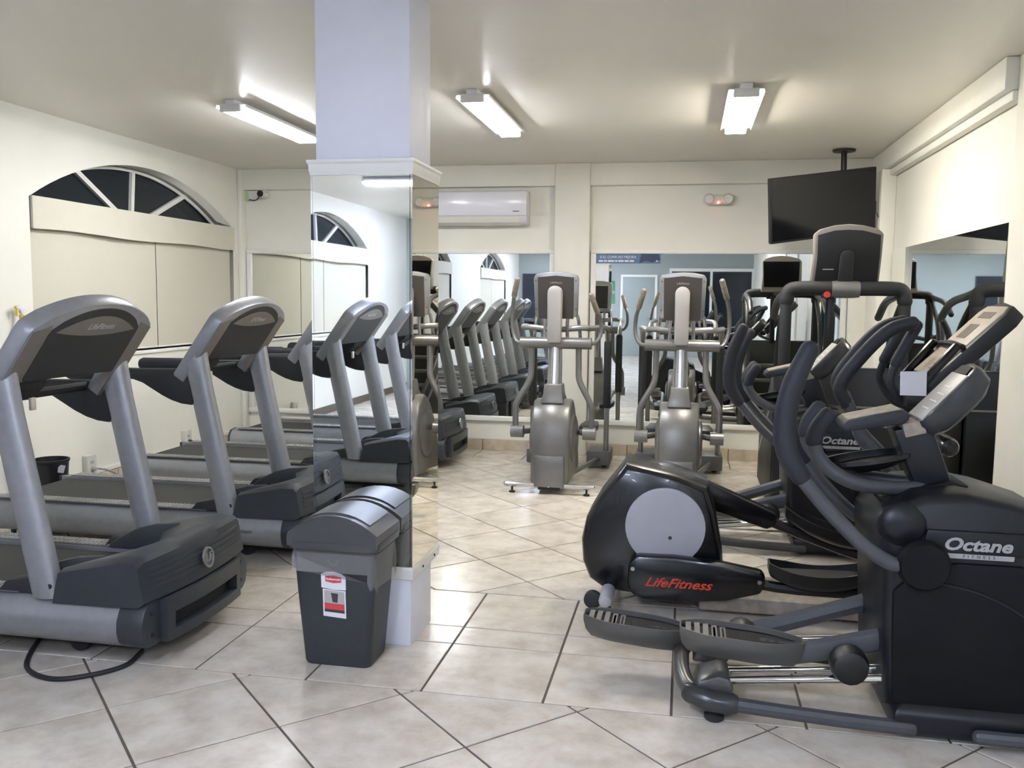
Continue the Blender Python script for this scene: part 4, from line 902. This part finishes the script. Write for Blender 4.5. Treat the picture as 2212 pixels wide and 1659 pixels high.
# product label on the front face (face leans outward)
fy = lambda z: -(.105 + (.130 - .105) * z / .475) - .0035
Lm = lambda x, z: frame((x, fy(z), z), (1, 0, 0), (0, -.05, 1))
lab = B().loft([[Lm(0, .295) @ Vector((u, v, h)) for u, v in ((-.047, -.08), (.050, -.086), (.050, .03), (.0, .03), (-.047, .035))] for h in (0, .001)]).build('label', 'paper', tc)
B().loft([[Lm(0, .365) @ Vector((u, v, h)) for u, v in ((-.052, -.03), (-.052, .026), (-.03, .036), (0, .038), (.034, .030), (.052, .018), (.052, -.036), (.0, -.038))] for h in (.0005, .002)]).build('label_top', 'paper', lab)
B().loft([[Lm(0, .372) @ Vector((u, v, h)) for u, v in ((-.034, -.010), (-.034, .012), (0, .016), (.034, .010), (.034, -.012), (0, -.016))] for h in (.002, .0026)]).build('logo_plate', 'sticker_red', lab)
text('lettering', 'Rubbermaid', .0125, 'white_ink', lab, Lm(0, .372) @ Matrix.Translation((0, 0, .0028)), offset=.0003, ext=.0001)
B().loft([[Lm(0, .290) @ Vector((u, v, h)) for u, v in ((-.041, -.018), (.044, -.022), (.044, .030), (-.041, .034))] for h in (.001, .0016)]).build('label_picture', 'sticker_grey', lab)
B().loft([[Lm(0, .290) @ Vector((u, v, h)) for u, v in ((-.012, .024), (.018, .022), (.015, -.016), (-.006, -.014))] for h in (.0016, .0022)]).build('picture_bin', 'dark_ink', lab)
B().loft([[Lm(0, .258) @ Vector((u, v, h)) for u, v in ((-.041, -.012), (.044, -.016), (.044, .012), (-.041, .015))] for h in (.001, .0016)]).build('label_band', 'sticker_red', lab)
B().loft([[Lm(0, .238) @ Vector((u, v, h)) for u, v in ((-.041, -.004), (.044, -.008), (.044, .004), (-.041, .008))] for h in (.001, .0016)]).build('label_strip', 'dark_ink', lab)
tag(tc, 'grey plastic swing-lid trash can with clear liner and product label before the pillar', 'trash can')

# ---------------------------------------------------------------- bucket, outlets, spray bottle
bk = empty('bucket', (-4.29, 5.36, 0))
B().lathe([(.085, 0.0), (.09, .005), (.115, .34), (.122, .345), (.122, .36), (.112, .36), (.085, .02), (.01, .018)], (0, 0, 0), 'z', 28).build('pail', 'black', bk, ang=40)
B().tube([(.115 * math.cos(a), .115 * math.sin(a), .345 - .0 * a) for a in [math.pi * i / 12 - math.pi / 2 for i in range(13)]], .004, 6, 1).build('handle', 'rubber', bk)
B().loft([[(.109 + d, .02 + u, .30 + v) for u, v in ((-.025, -.02), (.015, -.03), (.03, .02), (.0, .03), (-.02, .015))] for d in (.004, .0055)]).xf(Matrix.Rotation(-.5, 4, 'Z')).build('torn_label', 'lightgrey', bk)
tag(bk, 'black plastic bucket with a torn label between treadmill deck and left wall', 'bucket')
for k, (y, lab) in enumerate(((6.02, 'grey wall outlet with a tan plug, nearer one on the left wall'), (7.38, 'grey wall outlet with a black plug, farther one on the left wall'))):
    ot = empty('wall_outlet', (XL, y, .19))
    bx_ = B().box(0, .045, -.055, .055, -.09, .075).build('outlet_box', 'outlet', ot, bevel=.006)
    for z in (-.04, .02): B().box(.045, .0475, -.02, .02, z - .012, z + .012).build('socket', 'sticker_grey', bx_)
    cb = B().tube([(.05, .0, -.03), (.09, .01, -.03), (.15, .05, -.05), (.22, .09, -.10), (.26, .11, -.182)], .007, 8, 4).build('plug_cord', 'dusty' if k == 0 else 'rubber', ot)
    B().lathe([(.016, .045), (.018, .06), (.010, .085)], (0, .0, -.03), 'x', 10).build('plug', 'sticker_grey' if k == 0 else 'rubber', ot)
    tag(ot, lab, 'outlet', 'outlets on the left wall')
sh = empty('wall_holder', (XL, 5.33, 1.12))
B().box(0, .10, -.07, .07, 0, .012).build('shelf', 'plastic_white', sh, bevel=.003)
B().box(0, .010, -.07, .07, .012, .09).build('back_plate', 'plastic_white', sh, bevel=.003)
tag(sh, 'small white wall holder under the spray bottle, left of the arched window', 'holder')
sp = empty('spray_bottle', (XL + .055, 5.33, 1.132))
B().lathe([(.03, 0), (.036, .006), (.036, .12), (.028, .16), (.013, .185), (.013, .20)], (0, 0, 0), 'z', 18).build('bottle', 'plastic_white', sp)
B().lathe([(.017, .195), (.018, .22), (.014, .222)], (0, 0, 0), 'z', 14).build('cap', 'yellow', sp)
B().prism([(.03, .25), (.035, .27), (.0, .288), (-.035, .285), (-.05, .275), (-.05, .262), (-.02, .255), (-.006, .222), (.010, .222), (.012, .245)], 'x', -.011, .011).build('spray_head', 'paper', sp, bevel=.003)
B().prism([(-.030, .27), (-.055, .282), (-.062, .272), (-.048, .262), (-.052, .215), (-.042, .212), (-.030, .255)], 'x', -.008, .008).build('trigger', 'yellow', sp, bevel=.002)
tag(sp, 'white spray bottle with yellow trigger and cap on the left wall holder', 'spray bottle')
